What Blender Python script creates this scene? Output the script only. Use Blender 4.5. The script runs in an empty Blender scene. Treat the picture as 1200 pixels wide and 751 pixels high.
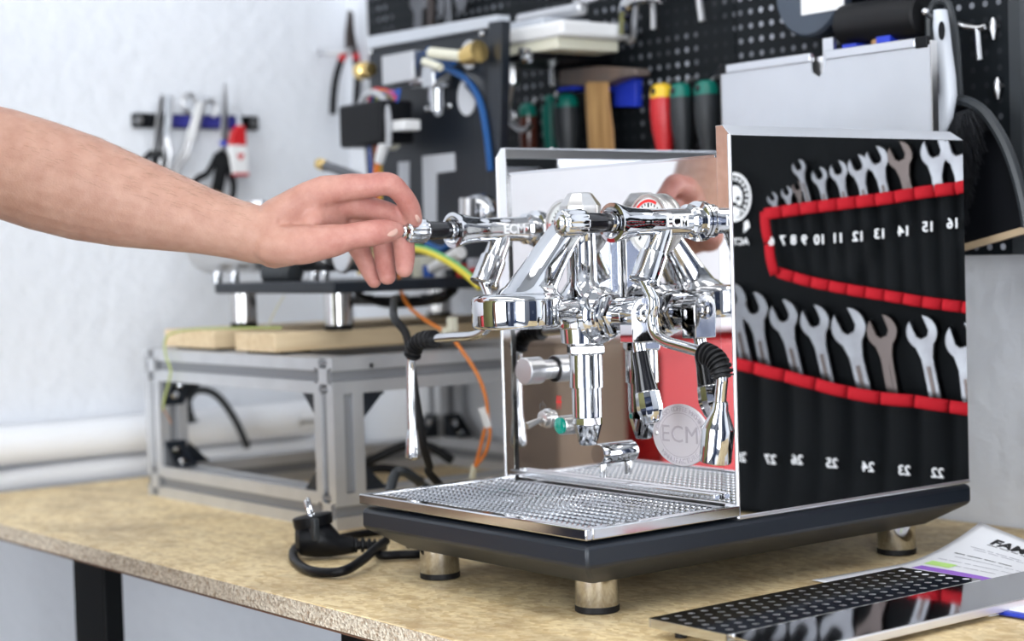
import bpy, bmesh, math, random
from mathutils import Vector, Matrix
from mathutils.noise import noise as pnoise
V = Vector
SC = bpy.context.scene
COL = SC.collection
rnd = random.Random(7)

# ------------------------------------------------------------------ camera
# world: X = across the espresso machine, Y = towards the back wall, Z = 0 on the bench top
CP = V((1.0861, -0.9183, 0.3011))
CF = V((-0.78715, 0.61565, -0.0374)).normalized()
CR = V((0.61666, 0.78663, -0.0292))
CR = (CR - CF * CR.dot(CF)).normalized()
CU = CR.cross(CF)
FPX = 2102.8
cam = bpy.data.cameras.new('camera')
cam.sensor_width = 36.0
cam.lens = FPX / 1200 * 36
cam.clip_start = 0.02
cam.clip_end = 50
cam.dof.use_dof = True
cam.dof.focus_distance = 1.53
cam.dof.aperture_fstop = 4.4
co = bpy.data.objects.new('camera', cam)
COL.objects.link(co)
m = Matrix.Identity(4)
for i in range(3):
    m[i][0], m[i][1], m[i][2], m[i][3] = CR[i], CU[i], -CF[i], CP[i]
co.matrix_world = m
SC.camera = co
# exposure and world
SC.view_settings.view_transform = 'Standard'
SC.view_settings.look = 'None'
SC.view_settings.gamma = 1
SC.view_settings.use_curve_mapping = False
SC.view_settings.exposure = 1.45
w = bpy.data.worlds.new('world')
SC.world = w
w.use_nodes = True
w.node_tree.nodes['Background'].inputs[0].default_value = (0.75, 0.85, 1, 1)
w.node_tree.nodes['Background'].inputs[1].default_value = 0.6
# the room's ceiling lamps: area lights just below their housings (built further down); the last one added to brighten the bench's right end
LAMPS = [(-0.60, -0.30, 1.45, 0.32, 1.5), (0.35, -1.35, 1.45, 0.30, 2.6), (1.05, -0.45, 1.45, 0.30, 4.6)]
for (lx, ly, lsx, lsy, pw) in LAMPS:
    ld = bpy.data.lights.new('ceiling_lamp_light', 'AREA')
    ld.shape = 'RECTANGLE'
    ld.size, ld.size_y = lsx, lsy
    ld.energy = pw
    ld.color = (1.0, 0.985, 0.96)
    lo = bpy.data.objects.new('ceiling_lamp_light', ld)
    lo.location = (lx, ly, 1.735)
    COL.objects.link(lo)
# fill light at the two added windows, front and right, standing in for daylight
for (p, rot, sx, sy, pw) in [((0.3, -2.93, 0.45), (math.pi / 2, 0, 0), 1.9, 1.9, 21.0),
                             ((2.93, -1.85, 0.40), (math.pi / 2, 0, math.pi / 2), 1.6, 2.0, 34.0)]:
    ld = bpy.data.lights.new('window_fill', 'AREA')
    ld.shape = 'RECTANGLE'
    ld.size, ld.size_y = sx, sy
    ld.energy = pw
    ld.color = (0.93, 0.96, 1.0)
    lo = bpy.data.objects.new('window_fill', ld)
    lo.location = p
    lo.rotation_euler = rot
    COL.objects.link(lo)

# ------------------------------------------------------------------ helpers
def P(px, py, x=None, y=None, z=None, d=None):
    """world point seen at a pixel, on the plane x=, y=, z= or at camera depth d"""
    r = CF * FPX + CR * (px - 600) - CU * (py - 375.5)
    if d is not None: return CP + r * (d / FPX)
    if x is not None: return CP + r * ((x - CP.x) / r.x)
    if y is not None: return CP + r * ((y - CP.y) / r.y)
    return CP + r * ((z - CP.z) / r.z)

def frame(ax):
    ax = V(ax).normalized()
    a = V((0, 0, 1)) if abs(ax.z) < 0.9 else V((1, 0, 0))
    u = a.cross(ax).normalized()
    return u, ax.cross(u), ax

def spline(pts, sub=6, closed=False):
    pts = [V(p) for p in pts]
    n = len(pts)
    if n < 3: return pts
    out = []
    rng = range(n) if closed else range(n - 1)
    for i in rng:
        g = (lambda k: pts[k % n]) if closed else (lambda k: pts[min(max(k, 0), n - 1)])
        p0, p1, p2, p3 = g(i - 1), g(i), g(i + 1), g(i + 2)
        for s in range(sub):
            t = s / sub
            out.append(0.5 * ((2 * p1) + (p2 - p0) * t + (2 * p0 - 5 * p1 + 4 * p2 - p3) * t * t + (3 * p1 - p0 - 3 * p2 + p3) * t ** 3))
    if not closed: out.append(pts[-1])
    return out

class MB:
    def __init__(s): s.bm = bmesh.new()
    def face(s, vs):
        try: return s.bm.faces.new(vs)
        except ValueError: return None
    def box(s, c, size, rot=None):
        c = V(c); h = V(size) / 2
        R = rot if rot is not None else Matrix.Identity(3)
        v = [s.bm.verts.new(c + R @ V((sx * h.x, sy * h.y, sz * h.z))) for sx in (-1, 1) for sy in (-1, 1) for sz in (-1, 1)]
        for f in ((0, 1, 3, 2), (4, 6, 7, 5), (0, 4, 5, 1), (2, 3, 7, 6), (0, 2, 6, 4), (1, 5, 7, 3)): s.face([v[i] for i in f])
        return s
    def bx(s, x0, x1, y0, y1, z0, z1): return s.box(((x0 + x1) / 2, (y0 + y1) / 2, (z0 + z1) / 2), (abs(x1 - x0), abs(y1 - y0), abs(z1 - z0)))
    def lathe(s, prof, p0, ax, n=32, caps=True, squash=1.0, phase=0.0):
        u, v, a = frame(ax); p0 = V(p0); rings = []
        for (t, r) in prof:
            if r < 1e-6: rings.append([s.bm.verts.new(p0 + a * t)])
            else: rings.append([s.bm.verts.new(p0 + a * t + u * (r * math.cos(2 * math.pi * (k + phase) / n)) + v * (squash * r * math.sin(2 * math.pi * (k + phase) / n))) for k in range(n)])
        for A, B in zip(rings, rings[1:]):
            for k in range(n):
                j = (k + 1) % n
                if len(A) == 1 and len(B) == 1: continue
                if len(A) == 1: s.face([A[0], B[j], B[k]])
                elif len(B) == 1: s.face([A[k], A[j], B[0]])
                else: s.face([A[k], A[j], B[j], B[k]])
        if caps:
            if len(rings[0]) > 1: s.face(rings[0][::-1])
            if len(rings[-1]) > 1: s.face(rings[-1])
        return s
    def cyl(s, p0, p1, r0, r1=None, n=24, caps=True):
        p0, p1 = V(p0), V(p1)
        return s.lathe([(0, r0), ((p1 - p0).length, r0 if r1 is None else r1)], p0, p1 - p0, n, caps)
    def tube(s, pts, r, n=10, sub=6, closed=False, caps=True):
        P_ = spline(pts, sub, closed) if sub else [V(p) for p in pts]
        N = len(P_); rings = []; u = None
        for i, p in enumerate(P_):
            if closed: tg = P_[(i + 1) % N] - P_[i - 1]
            else: tg = P_[min(i + 1, N - 1)] - P_[max(i - 1, 0)]
            tg = tg.normalized() if tg.length > 1e-9 else V((0, 0, 1))
            if u is None: u = frame(tg)[0]
            u = (u - tg * u.dot(tg)); u = u.normalized() if u.length > 1e-6 else frame(tg)[0]
            v = tg.cross(u)
            rr = r(i / max(1, N - 1)) if callable(r) else r
            rings.append([s.bm.verts.new(p + (u * math.cos(2 * math.pi * k / n) + v * math.sin(2 * math.pi * k / n)) * rr) for k in range(n)])
        prs = list(zip(rings, rings[1:])) + ([(rings[-1], rings[0])] if closed else [])
        for A, B in prs:
            for k in range(n):
                j = (k + 1) % n
                s.face([A[k], A[j], B[j], B[k]])
        if caps and not closed:
            s.face(rings[0][::-1]); s.face(rings[-1])
        return s
    def prism(s, poly, vec):
        vec = V(vec)
        A = [s.bm.verts.new(V(p)) for p in poly]; B = [s.bm.verts.new(V(p) + vec) for p in poly]
        n = len(A)
        f1 = s.face(A[::-1]); f2 = s.face(B)
        for k in range(n): s.face([A[k], A[(k + 1) % n], B[(k + 1) % n], B[k]])
        return s
    def sph(s, c, r, sc=(1, 1, 1), n=16, rot=None):
        c = V(c); R = rot if rot is not None else Matrix.Identity(3)
        rows = []
        h = n // 2
        for i in range(h + 1):
            th = math.pi * i / h
            if i in (0, h): rows.append([s.bm.verts.new(c + R @ V((0, 0, r * sc[2] * math.cos(th))))]); continue
            rows.append([s.bm.verts.new(c + R @ V((r * sc[0] * math.sin(th) * math.cos(2 * math.pi * k / n), r * sc[1] * math.sin(th) * math.sin(2 * math.pi * k / n), r * sc[2] * math.cos(th)))) for k in range(n)])
        for A, B in zip(rows, rows[1:]):
            for k in range(n):
                j = (k + 1) % n
                if len(A) == 1: s.face([A[0], B[k], B[j]])
                elif len(B) == 1: s.face([A[k], B[0], A[j]])
                else: s.face([A[k], B[k], B[j], A[j]])
        return s
    def loft(s, rings, caps=True):
        R = [[s.bm.verts.new(V(p)) for p in r] for r in rings]
        for A, B in zip(R, R[1:]):
            for k in range(len(A)):
                j = (k + 1) % len(A)
                s.face([A[k], A[j], B[j], B[k]])
        if caps: s.face(R[0][::-1]); s.face(R[-1])
        return s
    def grid(s, fn, nu, nv):
        g = [[s.bm.verts.new(V(fn(i / nu, j / nv))) for j in range(nv + 1)] for i in range(nu + 1)]
        for i in range(nu):
            for j in range(nv): s.face([g[i][j], g[i + 1][j], g[i + 1][j + 1], g[i][j + 1]])
        return s
    def build(s, name, mat, parent=None, smooth=35, bevel=0, label=None, cat=None, group=None, kind=None, solid=0):
        bm = s.bm
        bmesh.ops.recalc_face_normals(bm, faces=bm.faces)
        if parent is not None: org = V(parent['_o'])
        else:
            bb = [v.co for v in bm.verts]
            org = V(((min(v.x for v in bb) + max(v.x for v in bb)) / 2, (min(v.y for v in bb) + max(v.y for v in bb)) / 2, min(v.z for v in bb)))
        bmesh.ops.translate(bm, verts=bm.verts, vec=-org)
        me = bpy.data.meshes.new(name); bm.to_mesh(me); bm.free()
        if smooth:
            me.polygons.foreach_set('use_smooth', [True] * len(me.polygons))
            me.set_sharp_from_angle(angle=math.radians(smooth))
        me.materials.append(mat)
        o = bpy.data.objects.new(name, me); COL.objects.link(o)
        if parent is not None: o.parent = parent
        else: o.location = org
        o['_o'] = tuple(org)
        if solid:
            md = o.modifiers.new('thick', 'SOLIDIFY'); md.thickness = solid; md.offset = 0
        if bevel:
            md = o.modifiers.new('bevel', 'BEVEL'); md.width = bevel; md.segments = 2; md.limit_method = 'ANGLE'; md.angle_limit = math.radians(40)
            md.harden_normals = False
        tagp(o, label, cat, group, kind)
        return o

def tagp(o, label=None, cat=None, group=None, kind=None):
    if label: o['label'] = label
    if cat: o['category'] = cat
    if group: o['group'] = group
    if kind: o['kind'] = kind
    return o

def thing(name, label, cat, loc=(0, 0, 0), group=None):
    o = bpy.data.objects.new(name, None)
    o.empty_display_size = 0.02
    o.location = loc; o['_o'] = tuple(loc)
    COL.objects.link(o)
    return tagp(o, label, cat, group)

def text(name, body, size, pos, X, Y, mat, parent, extrude=0.0002, align='CENTER', sx=1.0, offset=0.0):
    cu = bpy.data.curves.new(name, 'FONT')
    cu.body = body; cu.size = size; cu.align_x = align; cu.align_y = 'CENTER'
    cu.extrude = extrude; cu.resolution_u = 3; cu.offset = offset
    tmp = bpy.data.objects.new('tmp_text', cu); COL.objects.link(tmp)
    bpy.context.view_layer.update()
    me = bpy.data.meshes.new_from_object(tmp.evaluated_get(bpy.context.evaluated_depsgraph_get()))
    bpy.data.objects.remove(tmp); bpy.data.curves.remove(cu)
    me.name = name
    X = V(X).normalized(); Y = V(Y).normalized(); Z = X.cross(Y)
    M = Matrix.Identity(4)
    pos = V(pos) - V(parent['_o'])
    for i in range(3): M[i][0], M[i][1], M[i][2], M[i][3] = X[i] * sx, Y[i], Z[i], pos[i]
    me.transform(M)
    me.materials.clear(); me.materials.append(mat)
    o = bpy.data.objects.new(name, me); COL.objects.link(o); o.parent = parent; o['_o'] = parent['_o']
    return o

def copy_tree(o, parent=None, off=(0, 0, 0)):
    c = o.copy(); COL.objects.link(c); c.parent = parent
    if parent is None: c.location = V(o.location) + V(off)
    for ch in [k for k in o.children]: copy_tree(ch, c)
    return c

# ------------------------------------------------------------------ materials
def mat(name, col, rough=0.5, metal=0.0, noise=None, bump=None, spec=None, sss=0, trans=0, ior=None, coat=0, stretch=(1, 1, 1), emit=None, aniso=0, rvar=0):
    """principled material; noise=(scale, second colour, detail) mixes a second colour in, bump=(scale, strength, distance)"""
    mt = bpy.data.materials.new(name); mt.use_nodes = True
    N = mt.node_tree.nodes; L = mt.node_tree.links; b = N['Principled BSDF']
    b.inputs['Base Color'].default_value = (*col, 1)
    b.inputs['Roughness'].default_value = rough
    b.inputs['Metallic'].default_value = metal
    if spec is not None: b.inputs['Specular IOR Level'].default_value = spec
    if ior: b.inputs['IOR'].default_value = ior
    if trans: b.inputs['Transmission Weight'].default_value = trans
    if coat: b.inputs['Coat Weight'].default_value = coat; b.inputs['Coat Roughness'].default_value = 0.05
    if sss:
        b.inputs['Subsurface Weight'].default_value = sss
        b.inputs['Subsurface Radius'].default_value = (0.8, 0.3, 0.15); b.inputs['Subsurface Scale'].default_value = 0.006
    if emit: b.inputs['Emission Color'].default_value = (*emit[0], 1); b.inputs['Emission Strength'].default_value = emit[1]
    if noise or bump or rvar:
        tc = N.new('ShaderNodeTexCoord'); mp = N.new('ShaderNodeMapping'); mp.inputs['Scale'].default_value = stretch
        L.new(tc.outputs['Object'], mp.inputs['Vector'])
    if noise:
        n = N.new('ShaderNodeTexNoise'); n.inputs['Scale'].default_value = noise[0]; n.inputs['Detail'].default_value = noise[2] if len(noise) > 2 else 4
        L.new(mp.outputs[0], n.inputs['Vector'])
        r = N.new('ShaderNodeValToRGB'); r.color_ramp.elements[0].position = 0.35; r.color_ramp.elements[1].position = 0.68
        r.color_ramp.elements[0].color = (*col, 1); r.color_ramp.elements[1].color = (*noise[1], 1)
        L.new(n.outputs['Fac'], r.inputs[0]); L.new(r.outputs[0], b.inputs['Base Color'])
        if rvar:
            mr = N.new('ShaderNodeMapRange'); mr.inputs['To Min'].default_value = max(0, rough - rvar); mr.inputs['To Max'].default_value = rough + rvar
            L.new(n.outputs['Fac'], mr.inputs[0]); L.new(mr.outputs[0], b.inputs['Roughness'])
    if bump:
        n2 = N.new('ShaderNodeTexNoise'); n2.inputs['Scale'].default_value = bump[0]; n2.inputs['Detail'].default_value = 5
        L.new(mp.outputs[0], n2.inputs['Vector'])
        bp = N.new('ShaderNodeBump'); bp.inputs['Strength'].default_value = bump[1]; bp.inputs['Distance'].default_value = bump[2] if len(bump) > 2 else 0.002
        L.new(n2.outputs['Fac'], bp.inputs['Height']); L.new(bp.outputs[0], b.inputs['Normal'])
    return mt

def nodes_of(mt): return mt.node_tree.nodes, mt.node_tree.links, mt.node_tree.nodes['Principled BSDF']

plaster = mat('white_plaster', (0.765, 0.785, 0.825), 0.85, noise=(2.5, (0.73, 0.755, 0.80)), bump=(45, 0.6, 0.005))
ceil_m = mat('ceiling_paint', (0.42, 0.43, 0.44), 0.9)
far_wall = mat('grey_wall_paint', (0.36, 0.38, 0.42), 0.85)
floor_m = mat('grey_floor', (0.58, 0.58, 0.58), 0.5, noise=(6, (0.50, 0.50, 0.50)))
pipe_m = mat('white_pipe_paint', (0.84, 0.85, 0.88), 0.45)
black_coat = mat('black_powder_coat', (0.011, 0.015, 0.022), 0.36, bump=(900, 0.12, 0.0005), spec=.45)
black_pl = mat('black_plastic', (0.003, 0.0035, 0.005), 0.42, spec=.2)
black_steel = mat('black_lacquered_steel', (0.002, 0.0025, 0.003), 0.45, spec=.12)
black_gloss = mat('black_gloss_plastic', (0.008, 0.008, 0.010), 0.12)
rubber = mat('black_rubber', (0.005, 0.005, 0.006), 0.5, spec=.3)
chrome = mat('chrome', (0.60, 0.61, 0.63), 0.035, 1.0)
mirror = mat('mirror_polished_steel', (0.83, 0.835, 0.845), 0.012, 1.0)
mirror_front = mat('polished_front_steel', (0.74, 0.73, 0.725), 0.028, 1.0)
mirror_edge = mat('polished_edge_steel', (0.60, 0.61, 0.63), 0.10, 1.0)
steel = mat('brushed_steel', (0.62, 0.61, 0.60), 0.28, 1.0, bump=(300, 0.12, 0.0006), stretch=(1, 1, 0.02))
foot_steel = mat('turned_steel', (0.58, 0.57, 0.56), 0.13, 1.0, bump=(400, .15, .0005), stretch=(1, 1, .01))
grate_m = mat('grate_steel', (0.50, 0.515, 0.54), 0.14, 1.0)
satin = mat('satin_steel', (0.66, 0.66, 0.67), 0.33, 1.0)
alu = mat('anodised_aluminium', (0.70, 0.71, 0.73), 0.36, 0.7, noise=(30, (0.64, 0.65, 0.67)))
alu_dark = mat('aluminium_slot', (0.30, 0.31, 0.33), 0.5, 0.6)
edge_satin = mat('satin_sheet_edge', (0.74, 0.75, 0.78), 0.32, 0.85)
brass = mat('brass', (0.78, 0.56, 0.22), 0.25, 1.0)
wood = mat('pine_wood', (0.78, 0.62, 0.40), 0.6, noise=(14, (0.66, 0.49, 0.29), 6), stretch=(8, 0.6, 8), bump=(60, 0.2, 0.001))
ash = mat('hammer_handle_wood', (0.60, 0.36, 0.15), 0.5, noise=(20, (0.36, 0.19, 0.07), 6), stretch=(6, 6, 0.6))
iron = mat('rusty_iron', (0.16, 0.135, 0.125), 0.55, 0.3, noise=(30, (0.22, 0.16, 0.13)))
red_pl = mat('red_plastic', (0.58, 0.02, 0.025), 0.35)
yellow_pl = mat('yellow_plastic', (0.85, 0.55, 0.03), 0.35)
green_pl = mat('green_plastic', (0.0, 0.16, 0.12), 0.35)
grey_pl = mat('dark_grey_plastic', (0.024, 0.028, 0.032), 0.45)
lgrey_pl = mat('light_grey_plastic', (0.52, 0.55, 0.60), 0.42)
blue_pl = mat('blue_plastic', (0.02, 0.05, 0.55), 0.35)
white_pl = mat('white_plastic', (0.82, 0.82, 0.82), 0.4)
cream_pl = mat('cream_plastic', (0.76, 0.74, 0.60), 0.45)
tool_steel = mat('chrome_vanadium_steel', (0.175, 0.18, 0.19), 0.30, 1.0, rvar=0.08, noise=(40, (0.14, 0.14, 0.15)))
tool_dark = mat('oil_stained_steel', (0.075, 0.062, 0.058), 0.30, 1.0)
# ------------------------------------------------------------------ special materials
def osb(name, side=False):
    mt = mat(name, (0.7, 0.55, 0.33), 0.55)
    N, L, b = nodes_of(mt)
    tc = N.new('ShaderNodeTexCoord'); mp = N.new('ShaderNodeMapping')
    mp.inputs['Scale'].default_value = (1, 1, 1)
    L.new(tc.outputs['Object'], mp.inputs['Vector'])
    # pressed chips: distorted stretched cells
    nz = N.new('ShaderNodeTexNoise'); nz.inputs['Scale'].default_value = 9; nz.inputs['Detail'].default_value = 3
    L.new(mp.outputs[0], nz.inputs['Vector'])
    mp.inputs['Scale'].default_value = (1, 1, 1) if side else (.75, 1, 1)
    mx = N.new('ShaderNodeMixRGB'); mx.inputs[0].default_value = 0.04
    L.new(mp.outputs[0], mx.inputs[1]); L.new(nz.outputs['Color'], mx.inputs[2])
    vo = N.new('ShaderNodeTexVoronoi'); vo.inputs['Scale'].default_value = 420 if side else 190; vo.inputs['Randomness'].default_value = 1
    L.new(mx.outputs[0], vo.inputs['Vector'])
    r = N.new('ShaderNodeValToRGB')
    el = r.color_ramp.elements
    if side:
        el[0].color = (0.36, 0.28, 0.20, 1); el[1].color = (0.72, 0.63, 0.50, 1); el[0].position = 0.0; el[1].position = 0.8
    else:
        el[0].color = (0.68, 0.50, 0.25, 1); el[1].color = (0.88, 0.71, 0.42, 1); el[0].position = 0.05; el[1].position = 0.75
    sp = N.new('ShaderNodeSeparateColor'); L.new(vo.outputs['Color'], sp.inputs[0]); L.new(sp.outputs[0], r.inputs[0])
    # worn dirt stains
    st = N.new('ShaderNodeTexNoise'); st.inputs['Scale'].default_value = 7; st.inputs['Detail'].default_value = 8; st.inputs['Roughness'].default_value = 0.68
    L.new(mp.outputs[0], st.inputs['Vector'])
    sr = N.new('ShaderNodeValToRGB'); sr.color_ramp.elements[0].position = 0.47; sr.color_ramp.elements[1].position = 0.72
    sr.color_ramp.elements[0].color = (0, 0, 0, 1); sr.color_ramp.elements[1].color = (1, 1, 1, 1)
    L.new(st.outputs['Fac'], sr.inputs[0])
    m2 = N.new('ShaderNodeMixRGB'); m2.inputs[2].default_value = (0.20, 0.12, 0.06, 1)
    ml = N.new('ShaderNodeMath'); ml.operation = 'MULTIPLY'; ml.inputs[1].default_value = 0.25 if side else 0.75
    L.new(sr.outputs[0], ml.inputs[0]); L.new(ml.outputs[0], m2.inputs[0]); L.new(r.outputs[0], m2.inputs[1])
    fb = N.new('ShaderNodeTexNoise'); fb.inputs['Scale'].default_value = 160 if side else 60; fb.inputs['Detail'].default_value = 7; fb.inputs['Roughness'].default_value = .7; fb.inputs['Distortion'].default_value = 0
    L.new(mp.outputs[0], fb.inputs['Vector'])
    fr = N.new('ShaderNodeValToRGB'); fr.color_ramp.elements[0].position = .50; fr.color_ramp.elements[1].position = .70
    fr.color_ramp.elements[0].color = (0, 0, 0, 1); fr.color_ramp.elements[1].color = (.55, .55, .55, 1)
    L.new(fb.outputs['Fac'], fr.inputs[0])
    m3 = N.new('ShaderNodeMixRGB'); m3.inputs[2].default_value = (.33, .18, .07, 1)
    L.new(fr.outputs[0], m3.inputs[0]); L.new(m2.outputs[0], m3.inputs[1]); L.new(m3.outputs[0], b.inputs['Base Color'])
    bp = N.new('ShaderNodeBump'); bp.inputs['Strength'].default_value = 0.9 if side else 0.12; bp.inputs['Distance'].default_value = 0.002
    L.new(vo.outputs['Distance'], bp.inputs['Height']); L.new(bp.outputs[0], b.inputs['Normal'])
    return mt
osb_top = osb('chipboard_top'); osb_edge = osb('chipboard_edge', True)

def pegboard_mat(lo, hi):
    mt = mat('perforated_board', (0.006, 0.008, 0.010), 0.5, spec=.15)
    N, L, b = nodes_of(mt)
    tc = N.new('ShaderNodeTexCoord'); sp = N.new('ShaderNodeSeparateXYZ'); L.new(tc.outputs['Object'], sp.inputs[0])
    def cell(out, step):
        d = N.new('ShaderNodeMath'); d.operation = 'DIVIDE'; d.inputs[1].default_value = step; L.new(out, d.inputs[0])
        f = N.new('ShaderNodeMath'); f.operation = 'FRACT'; L.new(d.outputs[0], f.inputs[0])
        s_ = N.new('ShaderNodeMath'); s_.operation = 'SUBTRACT'; s_.inputs[1].default_value = 0.5; L.new(f.outputs[0], s_.inputs[0])
        m_ = N.new('ShaderNodeMath'); m_.operation = 'MULTIPLY'; m_.inputs[1].default_value = step; L.new(s_.outputs[0], m_.inputs[0])
        return m_.outputs[0], d.outputs[0]
    x, xi = cell(sp.outputs[0], 0.0165); z, zi = cell(sp.outputs[2], 0.0165)
    cb = N.new('ShaderNodeCombineXYZ'); L.new(x, cb.inputs[0]); L.new(z, cb.inputs[1])
    ln = N.new('ShaderNodeVectorMath'); ln.operation = 'LENGTH'; L.new(cb.outputs[0], ln.inputs[0])
    lt = N.new('ShaderNodeMath'); lt.operation = 'LESS_THAN'; lt.inputs[1].default_value = 0.0033; L.new(ln.outputs['Value'], lt.inputs[0])
    # each hole shows a paler or darker bit of the wall behind
    fl = N.new('ShaderNodeCombineXYZ')
    for k, o_ in enumerate((xi, zi)):
        q = N.new('ShaderNodeMath'); q.operation = 'FLOOR'; L.new(o_, q.inputs[0]); L.new(q.outputs[0], fl.inputs[k])
    wn = N.new('ShaderNodeTexNoise'); wn.inputs['Scale'].default_value = 0.13; wn.inputs['Detail'].default_value = 2; L.new(fl.outputs[0], wn.inputs['Vector'])
    rr = N.new('ShaderNodeValToRGB'); rr.color_ramp.elements[0].position = lo; rr.color_ramp.elements[1].position = hi
    rr.color_ramp.elements[0].color = (0.015, 0.017, 0.020, 1); rr.color_ramp.elements[1].color = (0.55, 0.58, 0.65, 1)
    L.new(wn.outputs['Fac'], rr.inputs[0])
    mx = N.new('ShaderNodeMixRGB'); mx.inputs[1].default_value = (0.006, 0.008, 0.010, 1)
    L.new(lt.outputs[0], mx.inputs[0]); L.new(rr.outputs[0], mx.inputs[2]); L.new(mx.outputs[0], b.inputs['Base Color'])
    return mt
peg_m = pegboard_mat(.48, .72); peg_m2 = pegboard_mat(.42, .62)

def fabric_mat(name, col, sc=900):
    mt = mat(name, col, 0.65, bump=(sc, 0.25, 0.0006), spec=0.08)
    return mt
fab_black = fabric_mat('black_nylon_fabric', (0.0022, 0.0032, 0.0042))
fab_red = fabric_mat('red_webbing', (0.40, 0.010, 0.018))
print_white = mat('white_print', (0.82, 0.83, 0.84), 0.6)
ink = mat('black_ink', (0.02, 0.02, 0.022), 0.6)
grey_ink = mat('grey_ink', (0.35, 0.36, 0.4), 0.6)

# ------------------------------------------------------------------ room shell
FZ, CZ = -0.85, 1.80
XL, XR, YF, YB = -1.31, 3.0, -3.0, 0.64
def structure(mb, name, m_, **k): return mb.build(name, m_, None, kind='structure', **k)
structure(MB().bx(XL - .1, XR + .1, YF - .1, YB + .1, FZ - .1, FZ), 'floor', floor_m)
structure(MB().bx(XL - .1, XR + .1, YF - .1, YB + .1, CZ, CZ + .1), 'ceiling', ceil_m)
structure(MB().bx(XL - .1, XL, YF, YB, FZ, CZ), 'wall_left', plaster)
structure(MB().bx(XL - .1, XR + .1, YB, YB + .1, FZ, CZ), 'wall_back', plaster)
structure(MB().bx(XL - .1, XR + .1, YF - .1, YF, FZ, CZ), 'wall_front', far_wall)
structure(MB().bx(XR, XR + .1, YF, YB, FZ, CZ), 'wall_right', far_wall)
glass_glow = mat('glowing_window_glass', (0.8, 0.85, 0.9), 0.1, emit=((0.86, 0.93, 1.0), 1.0))
frame_m = mat('window_frame_paint', (0.8, 0.8, 0.8), 0.4)
# added windows, out of view: frame bars round a glowing pane
def window(name, c, half, axis):
    cx, cy, cz = c; a, h = half
    mb = MB()
    ex = (lambda s, t: V((cx + s, cy, cz + t))) if axis == 'x' else (lambda s, t: V((cx, cy + s, cz + t)))
    dx = V((0, 0.05, 0)) if axis == 'x' else V((0.05, 0, 0))
    for (s0, s1, t0, t1) in ((-a - .06, a + .06, h, h + .06), (-a - .06, a + .06, -h - .06, -h), (-a - .06, -a, -h, h), (a, a + .06, -h, h), (-.045, .045, -h, h)):
        mb.prism([ex(s0, t0) - dx / 2, ex(s1, t0) - dx / 2, ex(s1, t1) - dx / 2, ex(s0, t1) - dx / 2], dx)
    w_ = mb.build(name, frame_m, None, kind='structure')
    MB().prism([ex(-a, -h), ex(a, -h), ex(a, h), ex(-a, h)], dx * 0.1).build('pane', glass_glow, w_)
window('added_window_1', (0.3, YF + .03, 0.45), (0.95, 0.95), 'x')  # unseen window, made tall so light reaches under the bench
window('added_window_2', (XR - .03, -1.85, 0.40), (0.8, 1.0), 'y')  # unseen window, placed and stretched to brighten the shaded back wall
# pipes along the left wall
pm = MB()
pm.tube([(-1.275, -2.6, .058), (-1.275, 0.30, .058), (-1.277, .352, .058), (-1.285, .375, .058), (-1.31, .385, .058)], .027, 16, 5)
structure(pm, 'trim_1', pipe_m)
pm = MB()
pm.tube([(-1.287, -.04, -.6), (-1.287, -.03, -.04), (-1.287, -.012, -.006), (-1.287, .03, .008), (-1.287, .2, .012), (-1.287, .62, .012)], .016, 14, 6)
structure(pm, 'trim_2', pipe_m)

# ------------------------------------------------------------------ ceiling lamps
lamp_body = mat('lamp_housing', (0.8, 0.8, 0.8), 0.4)
for i, (lx, ly, lsx, lsy, pw) in enumerate(LAMPS):
    t = thing('ceiling_lamp', 'long white ceiling lamp ' + ('above the aluminium stand', 'in the middle of the room', 'added to brighten the right end of the workbench')[i], 'lamp', (lx, ly, 1.80))
    mb = MB().bx(lx - lsx / 2 - .02, lx + lsx / 2 + .02, ly - lsy / 2 - .02, ly + lsy / 2 + .02, 1.745, 1.80)
    mb.build('housing', lamp_body, t)

# ------------------------------------------------------------------ workbench
cab_dark = mat('dark_brown_laminate', (.12, .06, .035), .5)
wb = thing('workbench', 'long workbench with a worn chipboard top and flat black steel legs', 'workbench', (0, .2, FZ))
TX0, TX1, TY0, TY1 = -1.235, 0.9, -0.10, 0.636
MB().bx(TX0, TX1, TY0, TY1, -.018, 0).build('tabletop', osb_top, wb, bevel=.001)
MB().bx(TX0 - .0005, TX1, TY0 - .0012, TY0, -.0175, -.0008).build('edge', osb_edge, wb, label='rough pale chip edge')
MB().bx(TX0, TX1, TY0 - .0012, TY1, -.0195, -.018).build('underside', cab_dark, wb)
MB().bx(TX0 + .10, TX1 - .10, .50, .54, -.075, -.0195).build('rail', black_steel, wb)
for (x, y) in ((-.81, -.045), (-.24, -.045), (.6, -.045), (-.81, .57), (.6, .57)):
    MB().bx(x - .04, x + .04, y - .012, y + .012, FZ, -.018).build('leg', black_steel, wb, bevel=.002)
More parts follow.
